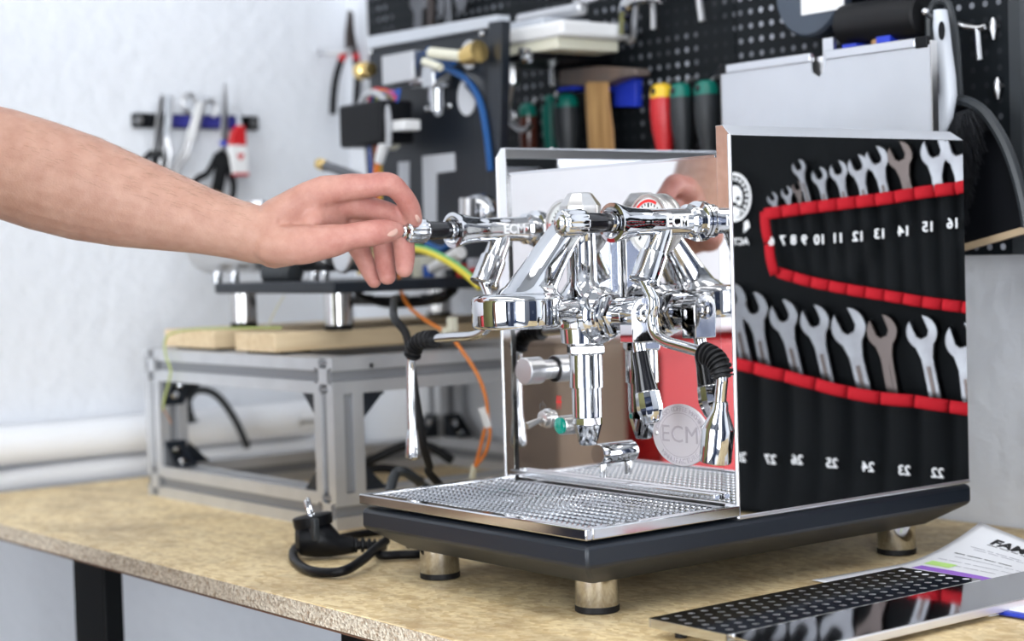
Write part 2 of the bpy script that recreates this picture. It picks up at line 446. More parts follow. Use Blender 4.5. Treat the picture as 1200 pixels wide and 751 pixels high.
# cabinet and crate along the left wall, out of frame but reflected in the machine's front
cab_m = mat('walnut_board', (0.36, 0.24, 0.15), 0.45, noise=(8, (0.24, 0.15, 0.09)), stretch=(1, 1, 6))
cb = thing('sideboard', 'long brown wooden sideboard against the left wall under a red crate', 'cabinet', (-1.1, -1.2, FZ))
MB().bx(-1.305, -.92, -1.9, -.45, FZ + .08, -.09).build('body', cab_m, cb, bevel=.003)
MB().bx(-1.305, -.90, -1.92, -.43, -.09, -.065).build('top', wood, cb, bevel=.003)
for k in range(3):
    d_ = MB().bx(-.921, -.905, -1.885 + k * .48, -1.885 + k * .48 + .46, FZ + .1, -.1).build('door', cab_m, cb, bevel=.002)
    MB().bx(-.905, -.89, -1.47 + k * .48, -1.45 + k * .48, -.4, -.28).build('handle', satin, d_)
MB().bx(-1.28, -.95, -1.88, -.47, FZ, FZ + .08).build('plinth', black_coat, cb)
cr = thing('plastic_crate', 'open red plastic crate standing on the wooden sideboard', 'crate', (-1.08, -.93, -.065))
cx0, cx1, cy0, cy1 = -1.25, -.95, -1.10, -.615
for args in ((cx0, cx1, cy0, cy0 + .004), (cx0, cx1, cy1 - .004, cy1), (cx0, cx0 + .004, cy0, cy1), (cx1 - .004, cx1, cy0, cy1)):
    MB().bx(*args, -.065, .15).build('side', red_pl, cr)
MB().bx(cx0, cx1, cy0, cy1, -.065, -.061).build('bottom', red_pl, cr)
mb = MB()
for args in ((cx0 - .01, cx1 + .01, cy0 - .01, cy0 + .004), (cx0 - .01, cx1 + .01, cy1 - .004, cy1 + .01), (cx0 - .01, cx0 + .004, cy0, cy1), (cx1 - .004, cx1 + .01, cy0, cy1)): mb.bx(*args, .14, .152)
mb.build('rim', red_pl, cr)

MB().bx(cx1 + .0005, cx1 + .0015, -1.02, -.84, .02, .11).build('label_card', mat('grey_card', (.45, .40, .38), .7), cr)
# cardboard box beside the crate, and dark furniture on the far side of the room (reflected in the chrome)
card_m = mat('brown_cardboard', (.30, .22, .16), .8, noise=(5, (.22, .16, .12)), bump=(40, .2, .002))
kb_ = thing('cardboard_box', 'closed brown cardboard box on the wooden sideboard beside the red crate', 'box', (-1.12, -.535, -.065))
MB().bx(-1.25, -1.0, -.590, -.45, -.065, .16).build('carton', card_m, kb_, bevel=.003)
for s in (-1, 1): MB().prism([(-1.25, -.520 + s * .002, .161), (-1.0, -.520 + s * .002, .161), (-1.0, -.520 + s * .068, .163), (-1.25, -.520 + s * .068, .163)], (0, 0, .003)).build('flap', card_m, kb_)
navy = mat('navy_cabinet_paint', (.02, .035, .08), .4)
def cupboard(x0, x1, y0, y1, z1, lb, face):
    t = thing('metal_cupboard', lb, 'cupboard', ((x0 + x1) / 2, (y0 + y1) / 2, FZ))
    MB().bx(x0, x1, y0, y1, FZ, z1).build('carcass', navy, t, bevel=.004)
    for k in (0, 1):
        if face == 'y':
            w2 = (x1 - x0) / 2; a = (x0 + k * w2 + .006, x0 + (k + 1) * w2 - .006, y1, y1 + .015); m_ = x0 + w2 + (-.04 if k == 0 else .04); h_ = (m_ - .01, m_ + .01, y1 + .015, y1 + .035)
        else:
            w2 = (y1 - y0) / 2; a = (x0 - .015, x0, y0 + k * w2 + .006, y0 + (k + 1) * w2 - .006); m_ = y0 + w2 + (-.04 if k == 0 else .04); h_ = (x0 - .035, x0 - .015, m_ - .01, m_ + .01)
        MB().bx(*a, FZ + .06, z1 - .02).build('door', navy, t, bevel=.003)
        MB().bx(*h_, .1, .3).build('handle', satin, t)
cupboard(-1.25, -.85, -2.98, -2.5, 1.15, 'tall navy cupboard at the left end of the front wall', 'y')
cupboard(1.45, 2.2, -2.98, -2.5, 1.15, 'tall navy cupboard right of the front window', 'y')
cupboard(2.3, 2.95, -2.98, -2.5, 1.35, 'highest navy cupboard, in the front right corner of the room', 'y')
cupboard(2.5, 2.98, -.25, .6, 1.2, 'broad navy cupboard against the right wall by the back wall', 'x')
cupboard(1.2, 1.6, -2.35, -1.8, .95, 'free-standing navy cupboard added in mid-room as a dark reflection for the chrome', 'x')  # added out of view to give the chrome something dark to reflect
for (x0, x1, lb) in ((-.83, -.58, 'dark navy curtain added at the left of the front window for dark reflections'), (1.15, 1.38, 'dark navy curtain added at the right of the front window for dark reflections')):  # curtains added out of view to put dark bands in the chrome
    t = thing('curtain', lb, 'curtain', ((x0 + x1) / 2, -2.9, FZ + .1))
    MB().grid(lambda u, v: (x0 + (x1 - x0) * u, -2.885 + .022 * math.sin(u * 38), FZ + .12 + v * 2.35), 48, 2).build('cloth', navy, t, smooth=80, solid=.002)
    MB().cyl((x0, -2.885, FZ + 2.47), (x1, -2.885, FZ + 2.47), .012, n=12).build('rod', satin, t)
# ------------------------------------------------------------------ espresso machine in front
BX = -0.3255
mc = thing('espresso_machine', 'mirror polished two-lever-valve espresso machine with black base, standing in front on the bench', 'espresso machine', (-.1625, .24, 0))
# black base frame: vertical band, then a long chamfer down to the floor plate
def rect(x0, x1, y0, y1, z): return [(x0, y0, z), (x1, y0, z), (x1, y1, z), (x0, y1, z)]
mb = MB(); ins = .030
mb.loft([rect(BX + .004, -.004, .004, .482, .0675), rect(BX, 0, 0, .4865, .0650), rect(BX, 0, 0, .4865, .0480), rect(BX + ins, -ins, ins, .4865 - ins, .0285)])
mb.build('base_frame', black_coat, mc, bevel=.0025)
for (x, y) in ((-.05, .052), (-.275, .052), (-.05, .435), (-.275, .435)):
    f = MB().lathe([(.005, .0180), (.006, .0185), (.033, .0185)], (x, y, 0), (0, 0, 1), 36).build('foot', foot_steel, mc)
    MB().lathe([(0, .0175), (.001, .0188), (.0055, .0188)], (x, y, 0), (0, 0, 1), 36).build('rubber_pad', rubber, f)
# drip tray: rim frame, trough, perforated grate
dt = MB()
rimz0, rimz1 = .0705, .0800
for (a, b_, c, d_) in ((BX - .002, .0015, -.0015, .0055), (BX - .002, BX + .006, .0055, .1715), (-.0065, .0015, .0055, .1715)):
    dt.bx(a, b_, c, d_, rimz0, rimz1)
tray = dt.build('drip_tray', mirror_edge, mc, bevel=.0012)
MB().bx(BX + .006, -.0065, .0055, .1710, .0690, .0700).build('trough', mat('wet_tray_bottom', (.10, .10, .11), .25, 1.0), tray)
mb = MB()
gx0, gx1, gy0, gy1 = BX + .014, -.0145, .0135, .1600
nx, ny = 44, 22
sx, sy = (gx1 - gx0) / nx, (gy1 - gy0) / ny
bmg = mb.bm
cache = {}
def gv(x, y, z):
    k = (round(x, 6), round(y, 6), round(z, 6))
    if k not in cache: cache[k] = bmg.verts.new((x, y, z))
    return cache[k]
for i in range(nx):
    for j in range(ny):
        cx_, cy_ = gx0 + (i + .5) * sx, gy0 + (j + .5) * sy
        off = (.25 if j % 2 else -.25) * sx * .5
        O, I = [], []
        for k, (a, b_) in enumerate(((-1, -1), (0, -1), (1, -1), (1, 0), (1, 1), (0, 1), (-1, 1), (-1, 0))):
            O.append(gv(cx_ + a * sx / 2, cy_ + b_ * sy / 2, .0785))
            an = math.atan2(b_, a)
            I.append(bmg.verts.new((cx_ + off + math.cos(an) * sx * .30, cy_ + math.sin(an) * sy * .30, .0772)))
        for k in range(8): mb.face([O[k], O[(k + 1) % 8], I[(k + 1) % 8], I[k]])
# plain border round the holes
for (a, b_, c, d_) in ((BX + .006, gx0, .0055, .171), (gx1, -.0065, .0055, .171), (gx0, gx1, .0055, gy0), (gx0, gx1, gy1, .171)):
    q = [bmg.verts.new(p) for p in ((a, c, .0785), (b_, c, .0785), (b_, d_, .0785), (a, d_, .0785))]; mb.face(q)
mb.build('grate', grate_m, tray, smooth=50)
MB().bx(-.305, -.0195, .1615, .1712, .0835, .0885).build('splash_lip', mirror_edge, mc, bevel=.0008)
# side panels: pan-shaped sheets with chamfered top and rear edges and a front flange
def side_panel(xs, sgn, name_label=None):
    mb = MB(); th = .0014
    y0, y1, z0, z1, ch = .1715, .4843, .0690, .3965, .0085
    X = lambda d: xs + sgn * d
    # outer skin as profile in (d, z), swept in y; rear top corner cut
    prof = [(0, z0), (0, z1), (ch, z1 + ch), (.017, z1 + ch), (.017, z1 + ch - th), (ch + .0006, z1 + ch - th), (th, z1 - .0006), (th, z0)]
    mb.prism([(X(d), y0, z) for d, z in prof[:2] + prof[6:]], (0, y1 - y0, 0))
    A = [(X(0), y0, z1), (X(ch), y0, z1 + ch), (X(.017), y0, z1 + ch), (X(.017), y0, z1 + ch - th), (X(ch + .0006), y0, z1 + ch - th), (X(th), y0, z1 - .0006)]
    B = [(X(0), y1, z1), (X(ch), y1 - ch, z1 + ch), (X(.017), y1 - ch, z1 + ch), (X(.017), y1 - ch, z1 + ch - th), (X(ch + .0006), y1 - ch, z1 + ch - th), (X(th), y1, z1 - .0006)]
    o = mb.build('side_panel', mirror, mc, smooth=20, bevel=.0005)
    MB().loft([A, B]).build('top_edge', edge_satin, o, smooth=20)
    # front flange
    fl = MB().prism([(X(.0004), y0 - .0004, z0), (X(.0004), y0 - .0004, z1), (X(ch), y0 - .0004, z1 + ch), (X(.0165), y0 - .0004, z1 + ch), (X(.0165), y0 - .0004, z0)], (0, th, 0))
    fl.build('flange', mirror, o, smooth=0, bevel=.0003)
    MB().cyl((X(.0012), y0 + .0004, z0), (X(.0012), y0 + .0004, z1), .0018, n=14).build('edge', edge_satin, o)
    MB().cyl((X(.0010), y0, z0 + .0006), (X(.0010), y1 - .001, z0 + .0006), .0021, n=14).build('lower_edge', edge_satin, o)
    return o
sp_r = side_panel(0.0, -1)
sp_l = side_panel(BX, 1)
MB().sph((BX + .01, .235, .4053), .0024, (1, 1, .7), 10).build('screw', steel, sp_l)
# mirror front plate and rear wall of the housing
fp = MB().bx(-.3035, -.0175, .1722, .1740, .0800, .3800).build('front_panel', mirror_front, mc, smooth=0)
MB().bx(-.3035, -.0175, .1700, .1722, .3780, .3803).build('top_edge', mirror_edge, fp, smooth=0)
MB().bx(-.306, -.020, .470, .472, .0690, .400).build('rear_panel', steel, mc)
MB().bx(-.306, -.020, .175, .470, .0690, .071).build('inner_floor', steel, mc)
mb = MB(); mb.lathe([(0, .0), (.004, .05), (.012, .062), (.17, .062), (.18, .05), (.184, 0)], (-.1625, .23, .20), (0, 1, 0), 32, False)
mb.build('boiler', steel, mc)

# ---- the two rotary valves with wands
flute_pts = 14
def fluted(mb, p0, ax, t0, t1, r, n=14):
    u, v, a = frame(ax); rings = []
    for t, s in ((t0, .82), (t0 + .002, .96), (t0 + .004, 1), (t1 - .004, 1), (t1 - .0015, .9), (t1, .62)):
        R = []
        for k in range(n * 4):
            rr = r * s * (1 + (.045 if (k % 4) in (1, 2) else -.045) * (1 if s > .93 else .2))
            an = 2 * math.pi * k / (n * 4)
            R.append(V(p0) + a * t + u * rr * math.cos(an) + v * rr * math.sin(an))
        rings.append(R)
    mb.loft(rings)
VZ = .3242
def valve(xv, side):
    v = MB().lathe([(0, .0175), (.003, .0175), (.0045, .0130), (.008, .0130), (.010, .0148), (.014, .0148), (.016, .0118), (.040, .0113), (.060, .0113), (.062, .0118), (.066, .0116), (.080, .0128), (.092, .0150), (.0985, .0168), (.1005, .0166), (.1008, .0135), (.098, .0120), (.094, .0080)], (xv, .1715, VZ), (0, -1, 0), 40, True)
    vo = v.build('steam_valve' if side < 0 else 'water_valve', chrome, mc)
    MB().sph((xv, .0715, VZ), .0088, n=20).build('ball', chrome, vo)
    MB().lathe([(.100, .0070), (.106, .0078), (.1300, .0088), (.1305, .0084)], (xv, .1715, VZ), (0, -1, 0), 28).build('grip', black_gloss, vo)
    kb = MB(); fluted(kb, (xv, .1715, VZ), (0, -1, 0), .1305, .1560, .0112)
    kb.lathe([(.1555, .0068), (.1575, .0064), (.1590, .0045), (.1598, 0)], (xv, .1715, VZ), (0, -1, 0), 20, False)
    kb.build('knob', chrome, vo, smooth=50)
    # lettering on the side of the bar
    t_ = text('lettering', 'ECM', .0125, (xv + .01145, .136, VZ - .0005), (0, 1, 0), (0, 0, 1), print_white, vo, .0003, sx=1.05, offset=.0003)
    # ball joint sleeve
    a0, a1 = V((xv, .1300, VZ - .006)), V((xv, .1050, .2720))
    ax = a1 - a0; ln = ax.length
    MB().lathe([(0, .0085), (.006, .0100), (ln * .45, .0106), (ln * .46, .0122), (ln * .5, .0128), (ln * .93, .0128), (ln * .95, .0137), (ln * .98, .0137), (ln, .0105)], a0, ax, 32).build('wand_joint', chrome, vo)
    return vo, a1
vL, jL = valve(-.2650, -1)
vR, jR = valve(-.0405, 1)
# hot water wand on the right: down, bent outward, rubber sleeve, long nozzle
Yw = .104
pts = [jR + V((0, 0, .004)), P(766, 352, y=Yw), P(764, 372, y=Yw), P(768, 390, y=Yw), P(780, 400, y=Yw), P(800, 406, y=Yw), P(826, 414, y=Yw), P(840, 424, y=Yw), P(846, 440, y=Yw), P(845, 458, y=Yw), P(843, 482, y=Yw)]
wandR = MB().tube(pts, .0049, 16, 6).build('water_wand', chrome, vR)
grip = [P(824, 413, y=Yw), P(836, 419, y=Yw), P(844, 430, y=Yw), P(847, 443, y=Yw)]
def corrugated(mb, pts, r, ribs):
    mb.tube(pts, lambda t: r * (1 + .16 * (1 if math.sin(t * ribs * 2 * math.pi) > 0 else -1)), 18, 20)
mb = MB(); corrugated(mb, grip, .0082, 9); mb.build('rubber_sleeve', rubber, vR, smooth=25)
n0, n1 = P(845, 470, y=Yw), P(838, 541, y=Yw)
ax = n1 - n0; ln = ax.length
MB().lathe([(0, .0052), (ln * .05, .0062), (ln * .14, .0066), (ln * .42, .0125), (ln * .46, .0132), (ln * .985, .0132), (ln, .0126), (ln, .010), (ln * .9, .009)], n0, ax, 36).build('nozzle', chrome, vR)
# steam wand on the left: behind the brew group, then outward to the left, sleeve, straight tip
Yl = .104
pts = [jL + V((0, 0, .004)), P(574, 350, y=Yl), P(575, 368, y=Yl), P(571, 384, y=Yl), P(556, 393, y=Yl), P(530, 395, y=Yl), P(508, 397, y=Yl), P(492, 400, y=Yl), P(484, 410, y=Yl), P(481.5, 425, y=Yl), P(481.5, 470, y=Yl), P(483, 508, y=Yl)]
MB().tube(pts, .0046, 16, 6).build('steam_wand', chrome, vL)
mb = MB(); corrugated(mb, [P(509, 397, y=Yl), P(496, 398, y=Yl), P(487, 405, y=Yl), P(482.5, 419, y=Yl)], .0076, 8); mb.build('rubber_sleeve', rubber, vL, smooth=25)
n0, n1 = P(483, 503, y=Yl), P(484, 539, y=Yl)
ax = n1 - n0; ln = ax.length
MB().lathe([(0, .0050), (ln * .1, .0056), (ln * .8, .0076), (ln * .92, .0070), (ln * .99, .0040), (ln, 0)], n0, ax, 28, False).build('nozzle', chrome, vL)

# ---- brew group
GX, GY = -.1555, .135
core = MB().lathe([(.2165, .0150), (.2185, .0205), (.2310, .0215), (.2330, .0260), (.2600, .0265), (.2650, .0200), (.2740, .0140), (.3180, .0130), (.3240, .0165)], (GX, GY, 0), (0, 0, 1), 40)
group = core.build('brew_group', chrome, mc)
MB().lathe([(.3235, .0182), (.3265, .0192), (.3420, .0192), (.3440, .0180), (.3530, .0112), (.3540, .0100)], (GX, GY, 0), (0, 0, 1), 8, phase=.25).build('cap_nut', steel, group, smooth=20, bevel=.0012)
bell = MB().lathe([(.2352, .0330), (.2352, .0375), (.2370, .0395), (.2385, .0400), (.2590, .0400), (.2615, .0393), (.2640, .0370), (.2655, .0330), (.2660, .020)], (GX, .0585, 0), (0, 0, 1), 72).build('bell', chrome, group)
# arm from bell to core
def rr(cx, cy, z, hx, hy, n=24, p=3.2):
    return [(cx + hx * (abs(math.cos(a)) ** (2 / p)) * math.copysign(1, math.cos(a)), cy + hy * (abs(math.sin(a)) ** (2 / p)) * math.copysign(1, math.sin(a)), z) for a in [2 * math.pi * k / n for k in range(n)]]
MB().loft([[(GX + hx * math.cos(a) * 1.0, y, .2495 + hz * math.sin(a)) for a in [2 * math.pi * k / 24 for k in range(24)]] for (y, hx, hz) in ((.070, .036, .013), (.095, .034, .0125), (.112, .026, .0125), (.135, .024, .014))]).build('arm', chrome, group)
# sloping neck from the bell up to the cap
neck = [rr(GX, cy, z, hx, hy) for (cy, z, hx, hy) in ((.064, .262, .030, .034), (.069, .2665, .0225, .0275), (.076, .272, .0190, .0225), (.090, .289, .0178, .0185), (.104, .306, .0172, .0165), (.117, .320, .0168, .0155), (.126, .329, .0160, .0150))]
MB().loft(neck).build('neck', chrome, group, smooth=60)
MB().lathe([(0, .0042), (.002, .0042), (.0045, .0030), (.005, 0)], P(631, 314, x=GX) + V((0, .003, 0)), (0, -.75, .65), 16, False).build('screw', chrome, group)
# block that ties the group to the front plate
MB().bx(GX - .0085, GX + .0085, GY, .1715, .240, .318).build('mount', chrome, group, bevel=.003)
MB().bx(GX - .015, GX + .015, .1670, .1718, .228, .328).build('mount_flange', chrome, group, bevel=.004)
# side shaft with cam lever
sh = MB().lathe([(0, .0200), (.018, .0205), (.020, .0245), (.0235, .0262), (.027, .0245), (.029, .0205), (.033, .0180), (.0345, .0205), (.038, .0205), (.040, .0172)], (GX, GY, .2435), (1, 0, 0), 40)
sh.lathe([(.040, .0178), (.0415, .0186), (.0490, .0186), (.0505, .0170)], (GX, GY, .2435), (1, 0, 0), 6)
sh.lathe([(.0505, .0135), (.064, .0135)], (GX, GY, .2435), (1, 0, 0), 32)
shaft = sh.build('lever_shaft', chrome, group)
fx = GX + .064
prof = []
for k in range(13):
    a = math.radians(-90 + k * 180 / 12)
    prof.append((fx, GY - .0135 * math.sin(a) * 1.0, .2465 + .0135 * math.cos(a)))
prof = [(fx, GY + .0130, .2200)] + prof + [(fx, GY - .0130, .2200)]
MB().prism(prof, (.0175, 0, 0)).build('lever_fork', chrome, shaft, smooth=30, bevel=.001)
MB().lathe([(0, .0085), (.0015, .0085), (.0030, .0070), (.0032, .0040), (.0060, .0036), (.0066, 0)], (fx + .0173, GY, .2455), (1, 0, 0), 24, False).build('screw', chrome, shaft)
h0, h1 = V((fx + .009, GY, .2210)), P(765, 496, y=GY)
ax = h1 - h0; ln = ax.length
MB().lathe([(-.004, .0058), (ln * .14, .0058)], h0, ax, 24).build('lever_rod', chrome, group)
MB().lathe([(ln * .13, .0066), (ln * .14, .0074), (ln * .35, .0078), (ln * .60, .0098), (ln * .615, .0098)], h0, ax, 32).build('lever_grip', black_gloss, group)
MB().lathe([(ln * .612, .0100), (ln * .62, .0108), (ln * .80, .0118), (ln * .84, .0114), (ln * .97, .0088), (ln, .0072), (ln, 0)], h0, ax, 12, False).build('lever_end', chrome, group, smooth=25, bevel=.0006)
# lower cylinder with hexagon nut and slotted cone
LX, LY = -.1570, .138
lo_ = MB().lathe([(.1500, .0132), (.1505, .0138), (.1770, .0138), (.1775, .0156), (.1800, .0156), (.2075, .0153), (.2180, .0140)], (LX, LY, 0), (0, 0, 1), 40)
low = lo_.build('lower_valve', chrome, group)
MB().lathe([(.2068, .0165), (.2085, .0182), (.2155, .0182), (.2172, .0165)], (LX, LY, 0), (0, 0, 1), 6).build('hexagon_nut', chrome, low, smooth=20, bevel=.0008)
MB().lathe([(.1500, .0132), (.1440, .0134), (.1425, .0128), (.1250, .0078), (.1245, .0060), (.1300, .0050)], (LX, LY, 0), (0, 0, 1), 10).build('drain_cone', chrome, low, smooth=15, bevel=.0006)

# ---- gauges, controls, badge on the front plate
gauge_face = mat('gauge_dial', (.78, .79, .78), .35)
red_ink = mat('red_ink', (.75, .03, .03), .5)
gR = P(759, 262, y=.163)
for gx in (gR.x, 2 * GX - gR.x):
    gc = V((gx, .1722, .3235))
    g = MB().lathe([(0, .0255), (.003, .0255), (.0040, .0272), (.0085, .0272), (.0102, .0262), (.0102, .0240), (.0080, .0235), (.0075, .0235)], gc, (0, -1, 0), 48, False).build('pressure_gauge', steel, mc)
    MB().lathe([(.0074, .0236), (.0078, 0)], gc, (0, -1, 0), 40, False).build('dial', gauge_face, g)
    mb = MB()
    for k in range(14):
        sgn_ = 1 if gx == gR.x else -3.2
        a0, a1 = math.radians(60 * sgn_ + k * 8), math.radians(60 * sgn_ + k * 8 + 8)
        q = lambda a, r: gc + V((r * math.cos(a), -.0083, r * math.sin(a)))
        mb.prism([q(a0, .0195), q(a1, .0195), q(a1, .0220), q(a0, .0220)], (0, .0002, 0))
    mb.build('red_scale', red_ink, g)
    mb = MB()
    for k in range(21):
        a = math.radians(225 - k * 13.5)
        c_ = V((math.cos(a), 0, math.sin(a))); n_ = V((-c_.z, 0, c_.x)) * (.0005 if k % 5 else .0009)
        p = gc + V((0, -.0082, 0))
        r0 = .0165 if k % 5 else .0150
        mb.prism([p + c_ * r0 - n_, p + c_ * .0188 - n_, p + c_ * .0188 + n_, p + c_ * r0 + n_], (0, .0002, 0))
    mb.build('scale_marks', ink, g)
    a = math.radians(205); c_ = V((math.cos(a), 0, math.sin(a))); n_ = V((-c_.z, 0, c_.x)) * .0008
    MB().prism([gc + V((0, -.0090, 0)) - c_ * .005 - n_, gc + V((0, -.0090, 0)) + c_ * .016, gc + V((0, -.0090, 0)) - c_ * .005 + n_], (0, .0003, 0)).build('needle', ink, g)
kr = P(640.5, 433, y=.1722)
k_ = MB().lathe([(0, .0095), (.009, .0095)], kr, (0, -1, 0), 28).build('thermostat_knob', satin, mc)
MB().lathe([(.0095, .0125), (.0100, .0132), (.0275, .0132), (.0285, .0122), (.0288, 0)], kr, (0, -1, 0), 36, False).build('knob_cap', satin, k_)
tr = P(642, 490, y=.1722)
tg = MB().lathe([(0, .0095), (.002, .0095), (.0025, .0075), (.007, .0075), (.0075, .0050)], tr, (0, -1, 0), 24).build('toggle_switch', steel, mc)
MB().tube([tr + V((0, -.006, 0)), tr + V((-.003, -.014, -.003)), tr + V((-.005, -.022, -.006))], lambda t: .0022 + .0014 * t, 14, 3).build('toggle_lever', steel, tg)
lr = P(672, 497, y=.1722)
lp = MB().lathe([(0, .0092), (.0150, .0092), (.0155, .0085)], lr, (0, -1, 0), 28).build('pilot_lamp', steel, mc)
MB().lathe([(.0150, .0082), (.0175, .0078), (.0185, .0060), (.0190, 0)], lr, (0, -1, 0), 24, False).build('lens', mat('green_lens', (0, .20, .15), .12, coat=.6, emit=((0, .5, .38), .06)), lp)
orr = P(721, 530, y=.1722)
ot = MB().lathe([(0, .0098), (.0200, .0098), (.0215, .0090)], orr, (0, -1, 0), 28).build('drain_outlet', chrome, mc)
MB().cyl(orr + V((0, -.0155, -.004)), orr + V((0, -.0155, -.0215)), .0034, n=16).build('spout', chrome, ot)
# icons
icon = mat('grey_icon_print', (.10, .10, .10), .5)
ic = P(636, 477, y=.1720)
mb = MB()
for k in range(16):
    a0, a1 = math.radians(120 + k * 18.75), math.radians(120 + (k + 1) * 18.75)
    q = lambda a, r: ic + V((r * math.cos(a) * 1.1, 0, r * math.sin(a)))
    mb.prism([q(a0, .0038), q(a1, .0038), q(a1, .0046), q(a0, .0046)], (0, .0001, 0))
mb.bx(ic.x - .0004, ic.x + .0004, ic.y, ic.y + .0001, ic.z + .001, ic.z + .006)
mb.build('power_symbol', icon, fp)
ic = P(655, 471, y=.1720)
mb = MB()
for k in range(3):
    mb.prism([ic + V((-.0030 + k * .0026 + dx, 0, dz)) for dx, dz in ((0, .006), (.0012, .006), (.0004, .001), (.0016, .001), (-.0006, -.0075), (.0000, -.001), (-.0012, -.001))], (0, .0001, 0))
mb.build('steam_symbol', red_ink, fp)
# oval badge
bc = V((-.0700, .1712, .1362))
badge_m = mat('etched_badge_steel', (.74, .72, .75), .48, .85, bump=(500, .1, .0004))
bd = MB().loft([[(bc.x + .0358 * s * math.cos(a), bc.y + dy, bc.z + .0275 * s * math.sin(a)) for a in [2 * math.pi * k / 56 for k in range(56)]] for dy, s in ((.001, 1), (0, 1), (-.0004, .985))]).build('badge', badge_m, mc)
etch = mat('etched_lettering', (.56, .53, .57), .5, .9)
mb = MB()
for k in range(56):
    q = lambda a, s: bc + V((.0358 * s * math.cos(a), -.0005, .0275 * s * math.sin(a)))
    a0, a1 = 2 * math.pi * k / 56, 2 * math.pi * (k + 1) / 56
    mb.prism([q(a0, .70), q(a1, .70), q(a1, .72), q(a0, .72)], (0, .0002, 0))
mb.build('badge_ring', etch, bd)
text('lettering', 'ECM', .0215, bc + V((0, -.0006, 0)), (1, 0, 0), (0, 0, 1), etch, bd, .0002, sx=1.15)
def ring_text(name, s, a_from, a_to, size, parent, top):
    bm = bmesh.new()
    for k, ch in enumerate(s):
        if ch == ' ': continue
        a = math.radians(a_from + (a_to - a_from) * k / (len(s) - 1))
        pos = bc + V((.0358 * .845 * math.cos(a), -.0006, .0275 * .845 * math.sin(a)))
        tgv = V((-.0358 * math.sin(a), 0, .0275 * math.cos(a))).normalized() * (-1 if top else 1)
        up = V((-tgv.z, 0, tgv.x))
        t_ = text('tmp', ch, size, pos, tgv, up, etch, parent, .0002, sx=1.1)
        bm.from_mesh(t_.data); me_ = t_.data; bpy.data.objects.remove(t_); bpy.data.meshes.remove(me_)
    me = bpy.data.meshes.new(name); bm.to_mesh(me); bm.free(); me.materials.append(etch)
    o = bpy.data.objects.new(name, me); COL.objects.link(o); o.parent = parent; o['_o'] = parent['_o']
ring_text('rim_lettering', 'ESPRESSO COFFEE MACHINES', 165, 15, .0062, bd, True)
ring_text('rim_lettering', 'MANUFACTURE', 225, 315, .0062, bd, False)
for s in (-1, 1): MB().sph(bc + V((s * .0305, -.0006, 0)), .0022, (1, .5, 1), 10).build('rivet', steel, bd)
# upright steel water tank at the rear
wt = thing('water_tank', 'flat steel tank panel with a notched top rim rising behind the polished machine', 'tank', (-.175, .492, .075))
tz = P(960, 60, y=.488).z - .0005
a_, b_ = P(845, 75, y=.488).x, P(1090, 40, y=.488).x
tank_m = mat('matt_tank_steel', (.63, .65, .69), .42, .85, noise=(7, (.56, .58, .62)))
xn0, xn1 = P(950, 60, y=.488).x, P(967, 60, y=.488).x
poly = [(a_, .488, .075), (b_, .488, .075), (b_, .488, tz - .008), (xn1 + .001, .488, tz - .008), (xn1 - .001, .488, tz - .020), ((xn0 + xn1) / 2, .488, tz - .026), (xn0 + .001, .488, tz - .020), (xn0, .488, tz - .008), (a_, .488, tz - .008)]
MB().prism(poly, (0, .0015, 0)).build('front_sheet', tank_m, wt, smooth=0)
MB().bx(a_ - .001, a_ + .0005, .488, .497, .075, tz - .004).build('side_sheet', steel, wt)
MB().bx(b_ - .0005, b_ + .001, .488, .497, .075, tz - .004).build('side_sheet', steel, wt)
MB().bx(a_, b_, .496, .497, .075, tz - .004).build('rear_sheet', steel, wt)
rim_a = mat('rim_aluminium', (.62, .63, .66), .25, 1.0)
for (p, q) in ((a_ + .008, xn0), (xn1, b_ - .018)):
    MB().bx(p, q, .4865, .4935, tz - .0095, tz).build('rim', rim_a, wt, bevel=.001)
MB().bx(xn1 - .004, xn1 + .010, .489, .494, tz - .022, tz + .013).build('rim_tab', rim_a, wt)
MB().bx(a_ - .003, a_ + .009, .4865, .4975, tz - .0095, tz + .0008).build('corner_cap', black_pl, wt, bevel=.001)
MB().bx(b_ - .018, b_ - .003, .4865, .4945, tz - .0105, tz + .0008).build('corner_cap', black_pl, wt, bevel=.001)
MB().bx(-.24, -.10, .4705, .4885, .396, .3985).build('hanging_lug', steel, wt)
MB().bx(-.24, -.10, .4675, .4695, .380, .3985).build('hanging_lug', steel, wt)
# ------------------------------------------------------------------ tool roll on the back wall, right of the machine
RY = .583
RA = math.radians(-13)          # the roll stands turned towards the machine
RPIV = V((0.012, RY, 0))
RROT = Matrix.Rotation(RA, 3, 'Z')
RNRM = RROT @ V((0, -1, 0))
ROLLED = []
def RP(px, py, y=RY):
    """point on the roll (in the roll's own unturned frame) that the polished side panel x = 0 shows at a pixel"""
    h = P(px, py, x=.0003); d = h - CP; d.x = -d.x
    hit = h + d * ((RPIV - RNRM * (y - RY) - h).dot(RNRM) / d.dot(RNRM))
    return RPIV + RROT.transposed() @ (hit - RPIV)
tr_ = thing('tool_roll', 'black nylon wrench roll with red bound pockets, seen mirrored in the side panel', 'tool roll', (.23, .605, 0))
rw = random.Random(3)
def backing(u, v):
    x = .012 + u * .452; z = .004 + v * .478
    return (x, .602 + .004 * pnoise((x * 9, z * 9, 3)) + .002 * pnoise((x * 30, z * 24, 8)), z)
MB().grid(backing, 60, 60).build('backing', fab_black, tr_, smooth=80, solid=.002)
ROLLED.append(tr_)
MB().bx(.014, .46, .611, .615, 0, .486).build('stiffener', black_pl, tr_, bevel=.001)
for x_ in (.06, .25, .44): MB().bx(x_ - .012, x_ + .012, .596, .618, .470, .490).build('clip', satin, tr_, bevel=.001)
